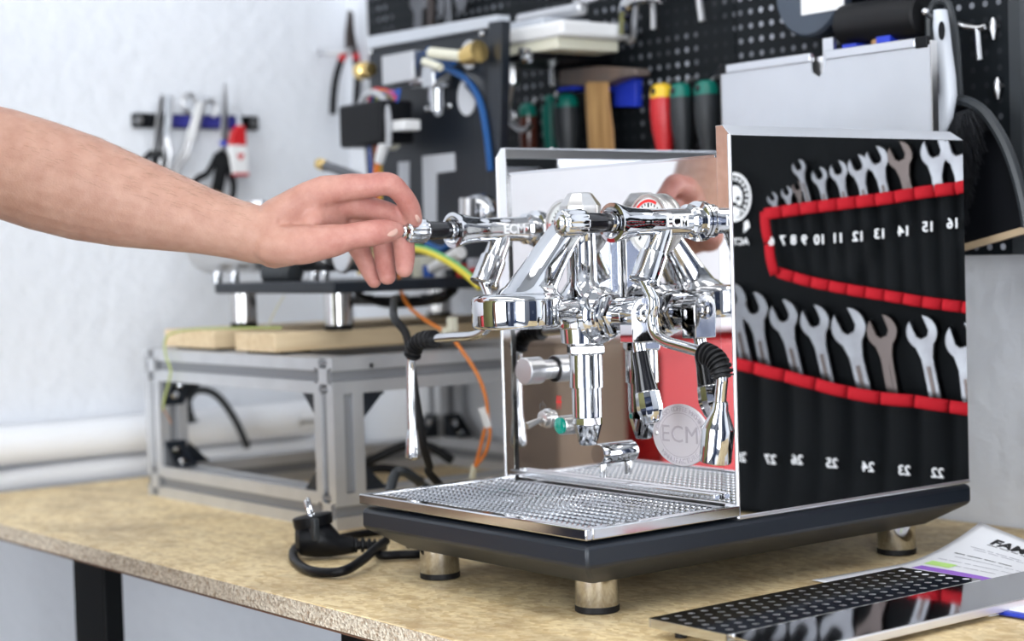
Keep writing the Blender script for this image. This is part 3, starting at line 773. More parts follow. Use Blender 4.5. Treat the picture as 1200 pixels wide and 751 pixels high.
# upper flap
def quadgrid(name, fn, mat_, nu=40, nv=24, solid=.0015):
    return MB().grid(fn, nu, nv).build(name, mat_, tr_, smooth=80, solid=solid)
UT = [RP(p, q) for p, q in ((903, 251), (950, 244), (1000, 238), (1050, 232), (1090, 225), (1126, 221), (1150, 216))]
UB = [RP(p, q) for p, q in ((915, 318), (950, 329), (1000, 339), (1050, 347), (1090, 354), (1131, 359), (1155, 364))]
LT = [RP(p, q) for p, q in ((855, 421), (900, 433), (940, 443), (990, 457), (1040, 466), (1090, 470), (1134, 478), (1160, 481))]
def along(lst, t):
    L = [(a - b).length for a, b in zip(lst[1:], lst)]; tot = sum(L); s = t * tot
    for a, b, l in zip(lst, lst[1:], L):
        if s <= l or b is lst[-1]: return a + (b - a) * min(1, s / l)
        s -= l
def upper(u, v):
    p = along(UB, u) * (1 - v) + along(UT, u) * v
    return (p.x, RY - .002 - .005 * abs(math.sin(u * 11 * math.pi)) * (.4 + .6 * v) + .003 * pnoise((p.x * 24, p.z * 24, 1)) + .002 * pnoise((p.x * 60, p.z * 34, 5)), p.z)
quadgrid('upper_pocket', upper, fab_black, 66, 24)
def lower(u, v):
    p = along(LT, u); z = .008 + (p.z - .008) * v
    return (p.x, RY + .006 - .007 * abs(math.sin(u * 8 * math.pi)) * (.3 + .7 * v) + .003 * pnoise((p.x * 16, z * 10, 2)) - .02 * (1 - v) ** 3, z)
quadgrid('lower_pocket', lower, fab_black, 64, 24)
# red binding, stitched in short lengths
def strip(pts, wid, n, y, seg_gap=True):
    for k in range(n):
        a, b = along(pts, k / n), along(pts, (k + 1) / n)
        d_ = (b - a).normalized(); nrm = V((-d_.z, 0, d_.x)); nrm = nrm if nrm.z > 0 else -nrm
        def f(u, v):
            p = a + (b - a) * (.02 + .96 * u) + nrm * (wid * (v - .5))
            return (p.x, y - .0025 * math.sin(math.pi * u) - .0012 * math.sin(math.pi * v), p.z)
        MB().grid(f, 6, 4).build('red_binding', fab_red, tr_, smooth=80, solid=.0012)
strip(UT, .0125, 11, RY - .012)
strip(UB, .0115, 11, RY - .007)
strip([UB[0] + V((0, 0, -.004)), (UB[0] + UT[0]) / 2 + V((.0015, 0, 0)), UT[0] + V((0, 0, .004))], .0115, 2, RY - .011)
strip(LT, .0130, 8, RY - .010)
# printed sizes
for s, px, py in (('6', 911.5, 282.4), ('7', 925, 282), ('8', 937.4, 281.3), ('9', 950, 281.3), ('10', 968.2, 281), ('11', 989.2, 279.2), ('12', 1013.3, 277.2), ('13', 1038.4, 274.2), ('14', 1066.5, 271), ('15', 1095, 266), ('16', 1124, 262),
                  ('22', 1105.6, 553), ('23', 1066.6, 550), ('24', 1024.5, 546), ('25', 982, 541.6), ('26', 941.5, 537.7), ('27', 910.3, 537.3), ('28', 875.5, 534.6)):
    p = RP(px, py); p.y = RY - .0125
    text('printed_number', s, .0145, p, (1, 0, 0), (0, 0, 1), print_white, tr_, .0006, offset=.0002)
# round emblem print
ec = RP(854, 231); ec.y = .594
mb = MB()
for k in range(40):
    a0, a1 = 2 * math.pi * k / 40, 2 * math.pi * (k + 1) / 40
    q = lambda a, r: ec + V((r * .82 * math.cos(a), 0, r * math.sin(a)))
    mb.prism([q(a0, .0245), q(a1, .0245), q(a1, .0275), q(a0, .0275)], (0, .0006, 0))
    if k % 2: mb.prism([q(a0, .0185), q(a1, .0185), q(a1, .0225), q(a0, .0225)], (0, .0006, 0))
mb.build('emblem_ring', print_white, tr_)
mb = MB()
sk = lambda pts: [ec + V((x, 0, z)) for x, z in pts]
for s in (-1, 1):
    mb.prism(sk([(0, .013), (s * .006, .012), (s * .0105, .006), (s * .0115, -.002), (s * .009, -.009), (s * .0055, -.0095), (s * .0035, -.006), (0, -.005)]), (0, .0006, 0))
    mb.prism(sk([(0, -.010), (s * .0025, -.0105), (s * .006, -.013), (s * .0085, -.0125), (s * .006, -.022), (0, -.0245)]), (0, .0006, 0))
    mb.prism(sk([(s * .013, -.028), (s * .018, -.026), (s * .020, -.034), (s * .012, -.040)]), (0, .0006, 0))
mb.build('emblem_figure', print_white, tr_)
mb = MB()
for s in (-1, 1): mb.lathe([(0, .0027), (.0008, .0027)], ec + V((s * .0058, -.0008, -.0015)), (0, 1, 0), 10)
mb.build('emblem_eyes', ink, tr_)
text('lettering', 'ACTIV', .0105, ec + V((-.004, -.0012, -.050)), (1, 0, 0), (0, 0, 1), print_white, tr_, .0005, offset=.0002)
# wrenches: open ends showing above the pockets
def wrench_poly(R, jaw, shaft_w, length, tilt):
    """outline in the local plane, head centre at the origin, shaft running down; the jaw is canted by tilt"""
    def rot(p, a): return (p[0] * math.cos(a) - p[1] * math.sin(a), p[0] * math.sin(a) + p[1] * math.cos(a))
    a_j = math.asin(min(.95, jaw / 2 / R)); pts = []
    jt = R * math.cos(a_j)
    # head arc from the right of the neck round to the right jaw tip
    start = -math.pi / 2 + math.asin(min(.95, shaft_w * .75 / R))
    n = 9; end = math.pi / 2 - a_j + tilt
    right = [(R * 1.0 * math.cos(start + (end - start) * k / n), R * 1.04 * math.sin(start + (end - start) * k / n)) for k in range(n + 1)]
    notch = [rot(p, tilt) for p in ((jaw / 2, jt * .80), (jaw / 2, -.05 * R), (jaw * .28, -.30 * R), (-jaw * .28, -.30 * R), (-jaw / 2, -.05 * R), (-jaw / 2, jt * .80))]
    s2 = math.pi + math.pi / 2 - math.asin(min(.95, shaft_w * .75 / R)); e2 = math.pi / 2 + a_j + tilt
    left = [(R * math.cos(e2 + (s2 - e2) * k / n), R * 1.04 * math.sin(e2 + (s2 - e2) * k / n)) for k in range(n + 1)]
    return [(shaft_w / 2, -length), (shaft_w / 2, -R * 1.55)] + right + notch + left + [(-shaft_w / 2, -R * 1.55), (-shaft_w / 2, -length)]
def wrench(px, py, wpx, bx_, by_, label, dark=False, y=None, lenk=1.0, group=None):
    c = RP(px, py); e = RP(bx_, by_)
    yy = RY + .0115 if y is None else y
    k = (c - CP).length  # size from the mirrored sight line
    R = wpx / 2 / (900.0 if wpx < 35 else 1020.0)
    d_ = (c - e); d_.y = 0; L = d_.length + .05 * lenk; d_.normalize()
    X = V((d_.z, 0, -d_.x))
    t = thing('wrench', label, 'wrench', (c.x, yy, c.z), group); ROLLED.append(t)
    poly = wrench_poly(R, R * .78, R * .80, L, math.radians(-13))
    th = .0042 + R * .08
    pts = [V((c.x, yy - th / 2, c.z)) + X * a + d_ * b for a, b in poly]
    MB().prism(pts, (0, th, 0)).build('body', tool_dark if dark else tool_steel, t, smooth=30, bevel=.0012)
    p0 = V((c.x, yy - th / 2 - .0002, c.z)) - d_ * (R * 2.0); p1 = p0 - d_ * (L - R * 2.3)
    MB().prism([p0 + X * R * .12, p0 - X * R * .12, p1 - X * R * .12, p1 + X * R * .12], (0, -.0004, 0)).build('panel', tool_dark, t)
W_UP = [(900.6, 232.8, 12.5, 905, 246, 'smallest open-ended wrench, in the pocket numbered six of the mirrored roll', 0),
        (917.2, 226, 13.5, 921, 243, 'tiny bright wrench in the pocket numbered seven of the mirrored roll', 0),
        (930, 220, 13.5, 934, 243, 'tiny dark-jawed wrench in the pocket numbered eight of the mirrored roll', 1),
        (931.4, 196, 16, 944, 241, 'long thin wrench standing high behind the small dark-jawed one in the roll', 0),
        (955.7, 206, 18, 963, 239, 'grey wrench in the pocket numbered ten of the mirrored roll', 0),
        (978, 200, 20.5, 986, 237, 'bright wrench in the pocket numbered eleven of the mirrored roll', 0),
        (1001, 194.6, 23, 1009, 233, 'bright wrench in the pocket numbered twelve of the mirrored roll', 0),
        (1022.8, 186.4, 25.5, 1033, 229, 'bright wrench in the pocket numbered thirteen of the mirrored roll', 0),
        (1050, 182, 27, 1060, 225, 'dark brown-jawed wrench in the pocket numbered fourteen of the mirrored roll', 1),
        (1091, 177.5, 29.5, 1095, 218, 'wide pale wrench in the pocket numbered fifteen of the mirrored roll', 0),
        (1119, 175, 31, 1122, 214, 'wrench half cut off by the rear edge of the mirror panel, upper row', 0)]
for px, py, wp, bx_, by_, lb, dk in W_UP: wrench(px, py, wp, bx_, by_, lb, dk)
W_LO = [(853, 352, 38, 868, 419, 'large wrench cut off by the front edge of the mirror panel, lower row', 0),
        (878.6, 362, 37, 890, 421, 'large wrench in the pocket numbered twenty-eight, foremost whole one of the lower row', 0),
        (913.4, 371, 37, 928, 433, 'large wrench in the pocket numbered twenty-seven of the lower row', 0),
        (950, 377, 37, 964, 440, 'large wrench in the pocket numbered twenty-six of the lower row', 0),
        (989.8, 384, 43, 1006, 449, 'broadest wrench, in the pocket numbered twenty-five of the lower row', 0),
        (1029, 389, 37, 1041, 457, 'dull dark wrench in the pocket numbered twenty-four of the lower row', 1),
        (1076, 390, 37, 1091, 463, 'wrench with a stained jaw in the pocket numbered twenty-three of the lower row', 0),
        (1123.8, 400, 40, 1131, 470, 'wrench half cut off by the rear edge of the mirror panel, lower row', 0)]
for px, py, wp, bx_, by_, lb, dk in W_LO: wrench(px, py, wp, bx_, by_, lb, dk, y=RY + .0115)

for t in ROLLED:
    t.location = RPIV + RROT @ (V(t.location) - RPIV)
    t.rotation_euler.z = RA
# ------------------------------------------------------------------ aluminium stand
st = thing('profile_stand', 'open stand of slotted aluminium profile on the bench, carrying two planks and a dismantled machine', 'stand', (-.82, .38, 0))
def extrusion(p0, p1, w_=.04):
    """slotted square profile between two points along one axis"""
    p0, p1 = V(p0), V(p1); ax = (p1 - p0)
    i = max(range(3), key=lambda k: abs(ax[k])); u, v = [k for k in range(3) if k != i]
    h = w_ / 2; s, dp, s2 = .0060, .0052, .0100
    side = [(-h, -h), (-s, -h), (-s, -h + .0022), (-s2, -h + .0022), (-s2 + .003, -h + dp + .006), (s2 - .003, -h + dp + .006), (s2, -h + .0022), (s, -h + .0022), (s, -h)]
    poly = []
    for q in range(4):
        for (a, b) in side:
            for _ in range(q): a, b = -b, a
            pt = V((0, 0, 0)); pt[u] = a; pt[v] = b
            poly.append(p0 + pt)
    return MB().prism(poly, ax)
sx0, sx1, sy0, sy1 = -1.05, -.593, .141, .625
h2 = .02
SZ = .1905
def rail(p0, p1, name='rail'):
    o = extrusion(p0, p1).build(name, alu, st, smooth=20)
    a, b = V(p0), V(p1); i = max(range(3), key=lambda k: abs((b - a)[k])); mb = MB()
    for k in [k for k in range(3) if k != i]:
        for s_ in (-1, 1):
            c = (a + b) / 2; c[k] += s_ * .0145
            sz = V((.0115, .0115, .0115)); sz[k] = .004; sz[i] = (b - a).length - .002
            mb.box(c, sz)
    mb.build('slot_shade', alu_dark, o)  # dark strips put the shade inside the slots into the colour
for z in (.02, SZ - .02):
    for x in (sx0 + h2, sx1 - h2): rail((x, sy0, z), (x, sy1, z))
    for y in (sy0 + h2, sy1 - h2): rail((sx0 + .04, y, z), (sx1 - .04, y, z))
for x in (sx0 + h2, sx1 - h2):
    for y in (sy0 + h2, sy1 - h2): rail((x, y, .04), (x, y, SZ - .04), 'post')
def bracket(x, y, z, dx, dy, dz):
    """corner bracket, right-angled at (x,y,z), legs along the d directions"""
    L = .032; w_ = .0135
    mb = MB()
    if dx:
        for s in (-1, 1): mb.prism([(x, y + s * w_ - .0015, z), (x + dx * L, y + s * w_ - .0015, z), (x, y + s * w_ - .0015, z + dz * L)], (0, .003, 0))
        mb.bx(x, x + dx * .004, y - w_, y + w_, z, z + dz * L); mb.bx(x, x + dx * L, y - w_, y + w_, z, z + dz * .004)
        b0, b1 = V((x + dx * .004, y, z + dz * .018)), V((dx, 0, 0))
        b2, b3 = V((x + dx * .018, y, z + dz * .004)), V((0, 0, dz))
    else:
        for s in (-1, 1): mb.prism([(x + s * w_ - .0015, y, z), (x + s * w_ - .0015, y + dy * L, z), (x + s * w_ - .0015, y, z + dz * L)], (.003, 0, 0))
        mb.bx(x - w_, x + w_, y, y + dy * .004, z, z + dz * L); mb.bx(x - w_, x + w_, y, y + dy * L, z, z + dz * .004)
        b0, b1 = V((x, y + dy * .004, z + dz * .018)), V((0, dy, 0))
        b2, b3 = V((x, y + dy * .018, z + dz * .004)), V((0, 0, dz))
    o = mb.build('bracket', black_coat, st)
    for p, d_ in ((b0, b1), (b2, b3)): MB().lathe([(0, .0065), (.003, .0065), (.0055, .004)], p, d_, 12).build('bolt', chrome, o)
for x, dx in ((sx0 + .04, 1), (sx1 - .04, -1)):
    for y in (sy0 + h2, sy1 - h2):
        bracket(x, y, .04, dx, 0, 1); bracket(x, y, SZ - .04, dx, 0, -1)
for x in (sx0 + h2, sx1 - h2):
    for y, dy in ((sy0 + .04, 1), (sy1 - .04, -1)):
        bracket(x, y, .04, 0, dy, 1); bracket(x, y, SZ - .04, 0, dy, -1)
for px in (432,):
    p = P(433, 428, x=sx1 - .004); MB().lathe([(0, .004), (.004, .003)], p, (1, 0, 0), 10).build('grub_screw', chrome, st)
mb = MB(); mb.bx(sx1 - .009, sx1 - .0042, sy0 + .004, sy0 + .06, SZ - .0235, SZ - .0165); mb.build('slot_nut', alu_dark, st)
# planks lying on it
PZ = SZ + .0255
pxa = P(193, 400, y=.158).x; pxb = P(275, 400, y=.150).x; pxc = P(322, 405, y=.150).x
PL_A = (pxa, pxa + .130); PL_B = (pxb, pxc)
for ((ax_, bx2), y0, y1, lb) in ((PL_B, .150, .60, 'nearer pale pine plank on the aluminium stand, its end hiding part of the other plank'), (PL_A, .158, .60, 'farther pale pine plank at the left end of the aluminium stand')):
    dz = .003
    pk = thing('plank', lb, 'plank', ((ax_ + bx2) / 2, (y0 + y1) / 2, SZ))
    MB().bx(ax_, bx2, y0, y1, SZ + dz, PZ).build('board', wood, pk, bevel=.0015)
    for y in (y0 + .03, y1 - .03): MB().bx(ax_ + .012, bx2 - .002, y - .02, y + .02, SZ, SZ + dz).build('felt_pad', rubber, pk)
# ------------------------------------------------------------------ dismantled machine on the stand
MY = .185
x1_, x0_ = P(391, 338, y=MY).x, P(251, 336, y=MY).x
pz0, pz1 = P(391, 344, y=MY).z, P(391, 330, y=MY).z
dm = thing('dismantled_machine', 'stripped espresso machine without housing, boiler and wiring bare, on planks on the stand', 'espresso machine', ((x0_ + x1_) / 2, .32, PZ))
base2 = MB().bx(x0_, x1_, MY, .60, pz0, pz1).build('base_plate', black_coat, dm, bevel=.002)
for px in (286, 397):
    c = P(px, 380, y=.235)
    for y in (.235, .545):
        f = MB().lathe([(.006, .0175), (pz0 - PZ, .0175)], (c.x, y, PZ), (0, 0, 1), 28).build('foot', foot_steel, dm)
        MB().lathe([(0, .0165), (.0062, .0180)], (c.x, y, PZ), (0, 0, 1), 28).build('rubber_pad', rubber, f)
BY = .44
pan2 = MB().prism([P(434, 56, y=BY), P(576, 33, y=BY), P(573, 338, y=BY), P(434, 338, y=BY)], (0, .002, 0)).build('back_panel', black_coat, dm)
MB().prism([P(572, 26, y=BY - .012), P(588, 24, y=BY - .012), P(583, 338, y=BY - .012), P(568, 338, y=BY - .012)], (0, .014, 0)).build('panel_flange', black_coat, dm, bevel=.001)
MB().prism([P(430, 43, y=BY - .01), P(582, 17, y=BY - .01), P(584, 30, y=BY - .01), P(431, 57, y=BY - .01)], (0, .02, 0)).build('top_bar', lgrey_pl, dm, bevel=.001)
def disc(px, py, rx, rz, y, mat_, name, parent, t=.002):
    c = P(px, py, y=y)
    return MB().prism([c + V((rx * math.cos(a), 0, rz * math.sin(a))) for a in [2 * math.pi * k / 28 for k in range(28)]], (0, -t, 0)).build(name, mat_, parent)
def pbox(px0, py0, px1, py1, y0, y1, mat_, name, parent, bevel=.001, **k):
    a = P(px0, py0, y=y0); b = P(px1, py1, y=y0)
    return MB().bx(a.x, b.x, y0, y1, b.z, a.z).build(name, mat_, parent, bevel=bevel, **k)
def pcyl(px0, py0, px1, py1, y, r, mat_, name, parent, r1=None, n=18, y1=None):
    return MB().cyl(P(px0, py0, y=y), P(px1, py1, y=y if y1 is None else y1), r, r1, n).build(name, mat_, parent)
def ptube(pp, y, r, mat_, name, parent, n=8, sub=6, **k):
    pts = [P(p[0], p[1], y=(p[2] if len(p) > 2 else y)) for p in pp]
    return MB().tube(pts, r, n, sub).build(name, mat_, parent, **k)
pale = mat('pale_insulation', (.66, .68, .72), .7)
for px, py, rx, rz in ((514, 116, .013, .022), (548, 114, .019, .023), (551, 64, .017, .018)): disc(px, py, rx, rz, BY - .001, pale, 'insulation_disc', dm)
for p in ((434, 61), (564, 39), (500, 128), (526, 124)): MB().sph(P(p[0], p[1], y=BY - .002), .0045, (1, .6, 1), 10).build('rivet', chrome, dm)
ptube(((546, 100), (560, 120), (574, 170)), BY - .006, .002, rubber, 'thin_hose', dm)
# solenoid valve block, fittings
blk = pbox(447, 66, 485, 94, .405, .435, satin, 'valve_block', dm)
MB().lathe([(0, .008), (.004, .012), (.018, .012), (.02, .009), (.032, .009)], P(420, 84, y=.41), (1, 0, 0), 10).build('brass_fitting', brass, dm)
pcyl(485, 97, 501, 95, .42, .008, chrome, 'pipe_fitting', dm)
MB().bx(P(505, 90, y=.42).x, P(519, 90, y=.42).x, .405, .435, P(512, 104, y=.42).z, P(512, 78, y=.42).z).build('solenoid', chrome, dm, bevel=.002)
pcyl(512, 104, 512, 130, .42, .011, chrome, 'solenoid_stem', dm)
MB().lathe([(0, .011), (.012, .011), (.013, .014), (.03, .014)], P(545, 66, y=.41), (1, 0, .1), 10).build('brass_fitting', brass, dm)
pcyl(505, 62, 543, 66, .41, .007, cream_pl, 'cream_tube', dm)
pcyl(497, 72, 516, 79, .40, .005, cream_pl, 'cream_tube', dm)
blue_hose = mat('blue_hose', (.008, .09, .30), .35)
ptube(((501, 60), (507, 70), (524, 80), (545, 92), (561, 115), (569, 150), (575, 200)), .425, .0042, blue_hose, 'blue_hose', dm)
ptube(((502, 58), (515, 70), (532, 74)), .42, .004, blue_hose, 'blue_hose', dm)
# control box, loom, connector
ctl = pbox(396, 124, 448, 168, .36, .41, black_pl, 'control_box', dm, bevel=.004)
greyc = mat('grey_cable', (.42, .43, .45), .4)
ptube(((421, 126), (428, 112), (440, 109), (450, 118), (455, 140), (455, 172)), .37, .0045, greyc, 'grey_cable', dm)
wire_cols = [(.6, .02, .02), (.02, .10, .45), (.02, .3, .08), (.75, .45, .05), (.25, .12, .04), (.05, .05, .06), (.45, .1, .35)]
wm = [mat('wire_insulation', c, .4) for c in wire_cols]
for k in range(9):
    x_ = 431 + k * 3.4
    ptube(((x_, 126), (x_ + 3 - k * .6, 112 + (k % 3) * 3), (x_ + 10, 104 + (k * 5) % 13), (462, 112 + k * 2.2), (463 + k % 3, 140)), .385, .0021, wm[k % 7], "wire", dm, 6, 4)
for k in range(5):
    ptube(((428 + k * 4.5, 166), (430 + k * 4, 185), (434 + k * 3, 235)), .38, .0022, wm[(k * 3 + 5) % 7], 'wire', dm, 6, 4)
MB().lathe([(0, .019), (.012, .019), (.014, .016)], P(462, 159, y=.40), (0, -1, .05), 24).build('round_connector', cream_pl, dm)
pbox(450, 143, 474, 152, .375, .40, white_pl, 'connector', dm)
pcyl(453, 160, 444, 190, .37, .008, white_pl, 'plug_sleeve', dm, .006)
ptube(((444, 188), (441, 200), (440, 230)), .37, .0035, mat('orange_wire_sheath', (.80, .20, .03), .4), 'orange_lead', dm)
sp2 = ptube(((374, 192), (396, 199), (420, 208), (440, 216)), .30, .0060, tool_steel, 'steam_pipe', dm, 10, 4)
MB().lathe([(-.004, .0075), (.010, .0075), (.012, .0055)], P(376, 192.5, y=.30), P(420, 208, y=.30) - P(374, 192, y=.30), 8).build('pipe_nut', brass, sp2)
# white tape strips stuck on the panel
tape = mat('white_tape', (.62, .64, .68), .6)
for q in (((495, 183), (533, 179), (534, 200), (512, 203), (512, 268), (497, 268)), ((467, 190), (480, 189), (480, 268), (467, 268))):
    MB().prism([P(a, b, y=BY - .0006) for a, b in q], (0, -.0006, 0)).build('tape_strip', tape, dm)
# boiler, pump and fittings seen below and above the arm
bz = P(330, 282, y=.25)
xb0, xb1 = P(243, 300, y=.25).x, P(400, 300, y=.25).x
boi = MB().lathe([(0, .02), (.004, .034), (.012, .040), (xb1 - xb0 - .012, .040), (xb1 - xb0 - .004, .034), (xb1 - xb0, .02)], (xb0, .25, bz.z), (1, 0, 0), 36).build('boiler', steel, dm)
for px in (268, 300, 330): MB().lathe([(.034, .012), (.044, .012), (.046, .016), (.052, .016), (.054, .006)], (P(px, 260, y=.25).x, .25, bz.z), (0, 0, 1), 8).build('boiler_fitting', satin, boi)
for px in (255, 275, 368, 380): pcyl(px, 318, px, 331, .225, .006, chrome, 'bolt_stud', dm)
gz = P(405, 300, y=.23)
g2 = MB().lathe([(0, .018), (.02, .018), (.022, .0205), (.026, .0205), (.027, .018)], gz + V((0, .02, 0)), (0, -1, 0), 28).build('pressure_gauge', steel, dm)
MB().lathe([(.0271, .0175), (.0275, 0)], gz + V((0, .02, 0)), (0, -1, 0), 24, False).build('dial', pale, g2)
MB().lathe([(0, .016), (.05, .016), (.055, .010)], P(318, 320, y=.22), (1, 0, 0), 20).build('pump', grey_pl, dm)
for k in range(3): MB().lathe([(0, .007), (.008, .007), (.010, .009), (.03, .009)], P(425 + k * 14, 322 - 8 * (k % 2), y=.28), (0, 0, 1), 8).build('brass_fitting', brass if k != 1 else mat('aged_bronze', (.28, .2, .12), .4, 1.0), dm)
MB().sph(P(562, 250, y=.36), .030, (1, .7, .8), 18).build('chrome_dome', chrome, dm)
MB().cyl(P(548, 262, y=.33), P(548, 232, y=.33), .010, n=16).build('solenoid', satin, dm)
pcyl(506, 315, 540, 295, .34, .0065, white_pl, 'white_plug', dm, .008)
ptube(((500, 285), (516, 292), (528, 286)), .36, .004, blue_hose, 'blue_hose', dm)
ptube(((540, 322), (552, 318), (566, 316)), .36, .004, wm[0], 'red_lead', dm)
yg = mat('yellow_lead_sheath', (.72, .60, .05), .4); gg = mat('green_lead_sheath', (.10, .42, .16), .4)
arc = ((476, 289), (500, 294), (525, 306), (545, 320), (562, 336))
ptube([(a, b + 1.5) for a, b in arc], .29, .0035, yg, 'yellow_lead', dm)
ptube([(a + 1, b - 2.5) for a, b in arc], .293, .0025, gg, 'green_lead', dm)
for k in range(6):
    MB().bx(P(490 + k * 13, 300, y=.38).x, P(498 + k * 13, 300, y=.38).x, .37, .40, P(495, 332 - (k * 17) % 9, y=.38).z, P(495, 300 + (k * 11) % 17, y=.38).z).build('terminal', (cream_pl, wm[1], white_pl, grey_pl, wm[0], lgrey_pl)[k], dm)
# hoses hanging under the base plate
ptube(((404, 352), (440, 352), (480, 353), (515, 350), (532, 338)), .40, .0065, rubber, 'drain_hose', dm)
ptube(((418, 344), (450, 356), (500, 354), (520, 344)), .33, .0045, rubber, 'drain_hose', dm)
for px in (430, 470, 500): pcyl(px, 345, px, 353, .35, .008, grey_pl, 'hose_nipple', dm)
pg_ = MB().tube([P(312, 386, y=.22), P(322, 365, y=.22), P(333, 346, y=.23)], .0014, 6).build('thin_lead', cream_pl, dm)

# ------------------------------------------------------------------ cables and wires
def cable(pts, r, m_, name, label, n=10, sub=8):
    return MB().tube(pts, r, n, sub).build(name, m_, None, label=label, cat='cable')
orange = mat('orange_wire_insulation', (.80, .23, .03), .4)
ow = thing('orange_wire', 'thin orange wire looping down from the stripped machine, tagged with white tape', 'wire', P(555, 553, y=.30))
OY = .30
MB().tube([P(a, b, y=OY) for a, b in ((468, 318), (469, 338), (480, 360), (503, 378), (526, 392), (545, 416), (560, 440), (569, 465), (572, 488), (574, 510), (568, 532), (554, 550))], .0020, 8, 6).build('wire', orange, ow)
MB().tube([P(a, b, y=OY) for a, b in ((572, 488), (567, 508), (562, 528), (556, 548))], .0020, 8, 6).build('wire', orange, ow)
MB().prism([P(a, b, y=OY - .002) for a, b in ((560, 478), (568, 477), (576, 500), (568, 502))], (0, .001, 0)).build('tape_flag', white_pl, ow)
MB().cyl(P(556, 545, y=OY), P(553, 560, y=OY), .0035, n=10).build('connector', cream_pl, ow)
for a, b in ((524, 392), (530, 380)): MB().box(P(a, b, y=OY), (.010, .008, .016)).build('connector', cream_pl, ow)
gw = thing('green_yellow_wire', 'thin green and yellow earth wire hanging over the left end of the stand', 'wire', P(196, 470, y=.139))
ye = mat('earth_wire_insulation', (.38, .44, .14), .5)
MB().tube([P(330, 384, y=.17), P(280, 384.5, y=.152), P(225, 386, y=.148), P(196, 394, y=.138), P(194, 415, y=.135), P(200, 436, y=.135), P(193, 465, y=.135), P(191, 480, y=.136)], .0014, 8, 6).build('wire', ye, gw)
MB().tube([P(191, 479, y=.136), P(198, 490, y=.136), P(201, 497, y=.136)], .0009, 6, 4).build('bare_end', mat('copper', (.7, .35, .2), .3, 1.0), gw)
cable([P(a, b, y=y) for a, b, y in ((462, 350, .20), (462, 372, .13), (476, 392, .125), (482, 430, .125), (488, 470, .13), (496, 520, .14), (503, 545, .155), (508, 560, .165))] + [V((-.44, .235, .0085)), V((-.42, .29, .006)), V((-.40, .33, .006))], .0043, rubber, 'black_hose', 'thick black hose running from the stripped machine down to the bench top')
cable([P(325, 577, z=.0065), P(355, 571, z=.0065), P(400, 560, x=-.78), P(440, 537, x=-.76), P(478, 521, x=-.74), P(505, 524, x=-.72), P(530, 540, x=-.70)], .0055, rubber, 'power_cable', 'upper black cable of those running along the bench behind the stand post')
cable([P(335, 583, z=.0065), P(365, 578, z=.0065), P(405, 566, x=-.70), P(430, 551, x=-.69), P(462, 550, x=-.68), P(500, 566, x=-.66), P(530, 580, x=-.65)], .0050, rubber, 'power_cable', 'lower black cable arching behind the grey looped cord')
cable([V((-.42, .12, .006)), P(459, 584, y=.13), P(459, 568, y=.14), P(464, 555, y=.15), P(474, 553, y=.16), P(490, 563, y=.18), P(506, 576, y=.20), V((-.36, .22, .006))], .0055, grey_pl, 'grey_cable', 'grey cable arching up just behind the left edge of the drip tray')
# hanging kettle plug behind the stand
kx = -1.25
hp = thing('hanging_plug', 'grey appliance cord with a connector arched over behind the stand, seen through it', 'plug', P(220, 495, x=-1.232))
MB().tube([P(a, b, x=-1.232) for a, b in ((219, 478), (222, 466), (230, 458), (244, 458), (258, 467), (272, 486), (282, 505), (290, 524))], .0055, 10, 6).build('cord', grey_pl, hp)
pl = P(218, 473, x=-1.232); pl2 = P(221, 495, x=-1.232)
MB().lathe([(0, .006), (.006, .010), (.012, .0085), (.016, .0115), (.022, .010), ((pl2 - pl).length, .0165)], pl, pl2 - pl, 8, squash=.8).build('connector', grey_pl, hp)
# mains plug lying in front of the machine with its looped cord
mp_ = thing('mains_plug', 'black mains plug lying in its own cord loop in front of the stand', 'plug', P(378, 650, z=0))
c0 = P(376, 655, z=.0)
ux = V((.617, .787, 0)).normalized(); uy = V((-.787, .617, 0))
def PL(a, b, c): return c0 + ux * a + uy * b + V((0, 0, c))
mb = MB()
rings = []
for (a, hw, z0, z1) in ((-.024, .010, .010, .034), (-.019, .018, .004, .040), (-.004, .020, .002, .043), (.010, .018, .002, .036), (.020, .012, .003, .024), (.034, .008, .005, .021)):
    rings.append([PL(a, hw * math.cos(t), (z0 + z1) / 2 + (z1 - z0) / 2 * math.sin(t)) for t in [2 * math.pi * k / 20 for k in range(20)]])
mb.loft(rings); body = mb.build('plug_body', black_pl, mp_, smooth=45)
MB().lathe([(0, .0195), (.004, .0200), (.010, .0200), (.011, .0180)], PL(-.006, 0, .034), V((-.12, -.1, 1)), 28).build('plug_face', black_pl, mp_)
MB().box(PL(-.004, -.018, .033), (.012, .006, .022)).build('earth_clip', grey_pl, mp_, bevel=.001)
for s in (-1, 1): MB().lathe([(0, .0024), (.016, .0024), (.018, .0014)], PL(-.008, s * .0095, .044), V((-.22, -.18, 1)), 10).build('pin', chrome, mp_)
mb = MB(); mb.tube([PL(.030, 0, .013), PL(.050, .002, .012), PL(.066, .006, .010)], lambda t: .0062 * (1 + .24 * (1 if math.sin(t * 7 * 2 * math.pi) > 0 else -1)) * (1 - .15 * t), 14, 24); mb.build('strain_relief', black_pl, mp_, smooth=25)
MB().tube([PL(.062, .005, .010), P(445, 650, z=.007), P(470, 650, z=.006), P(500, 648, z=.006), P(540, 636, z=.006)], .0045, 12, 8).build('cord', black_pl, mp_)
MB().tube([P(452, 634, z=.016), P(440, 643, z=.014), P(425, 656, z=.011), P(405, 668, z=.008), P(385, 671, z=.0058), P(362, 668, z=.0052), P(346, 657, z=.0052), P(344, 646, z=.006), P(352, 638, z=.008), P(368, 634, z=.009), P(395, 631, z=.007), P(420, 626, z=.006), P(450, 622, z=.006), P(480, 616, z=.006)], .0046, 12, 8).build('cord', black_pl, mp_, label='grey-black looped cord')
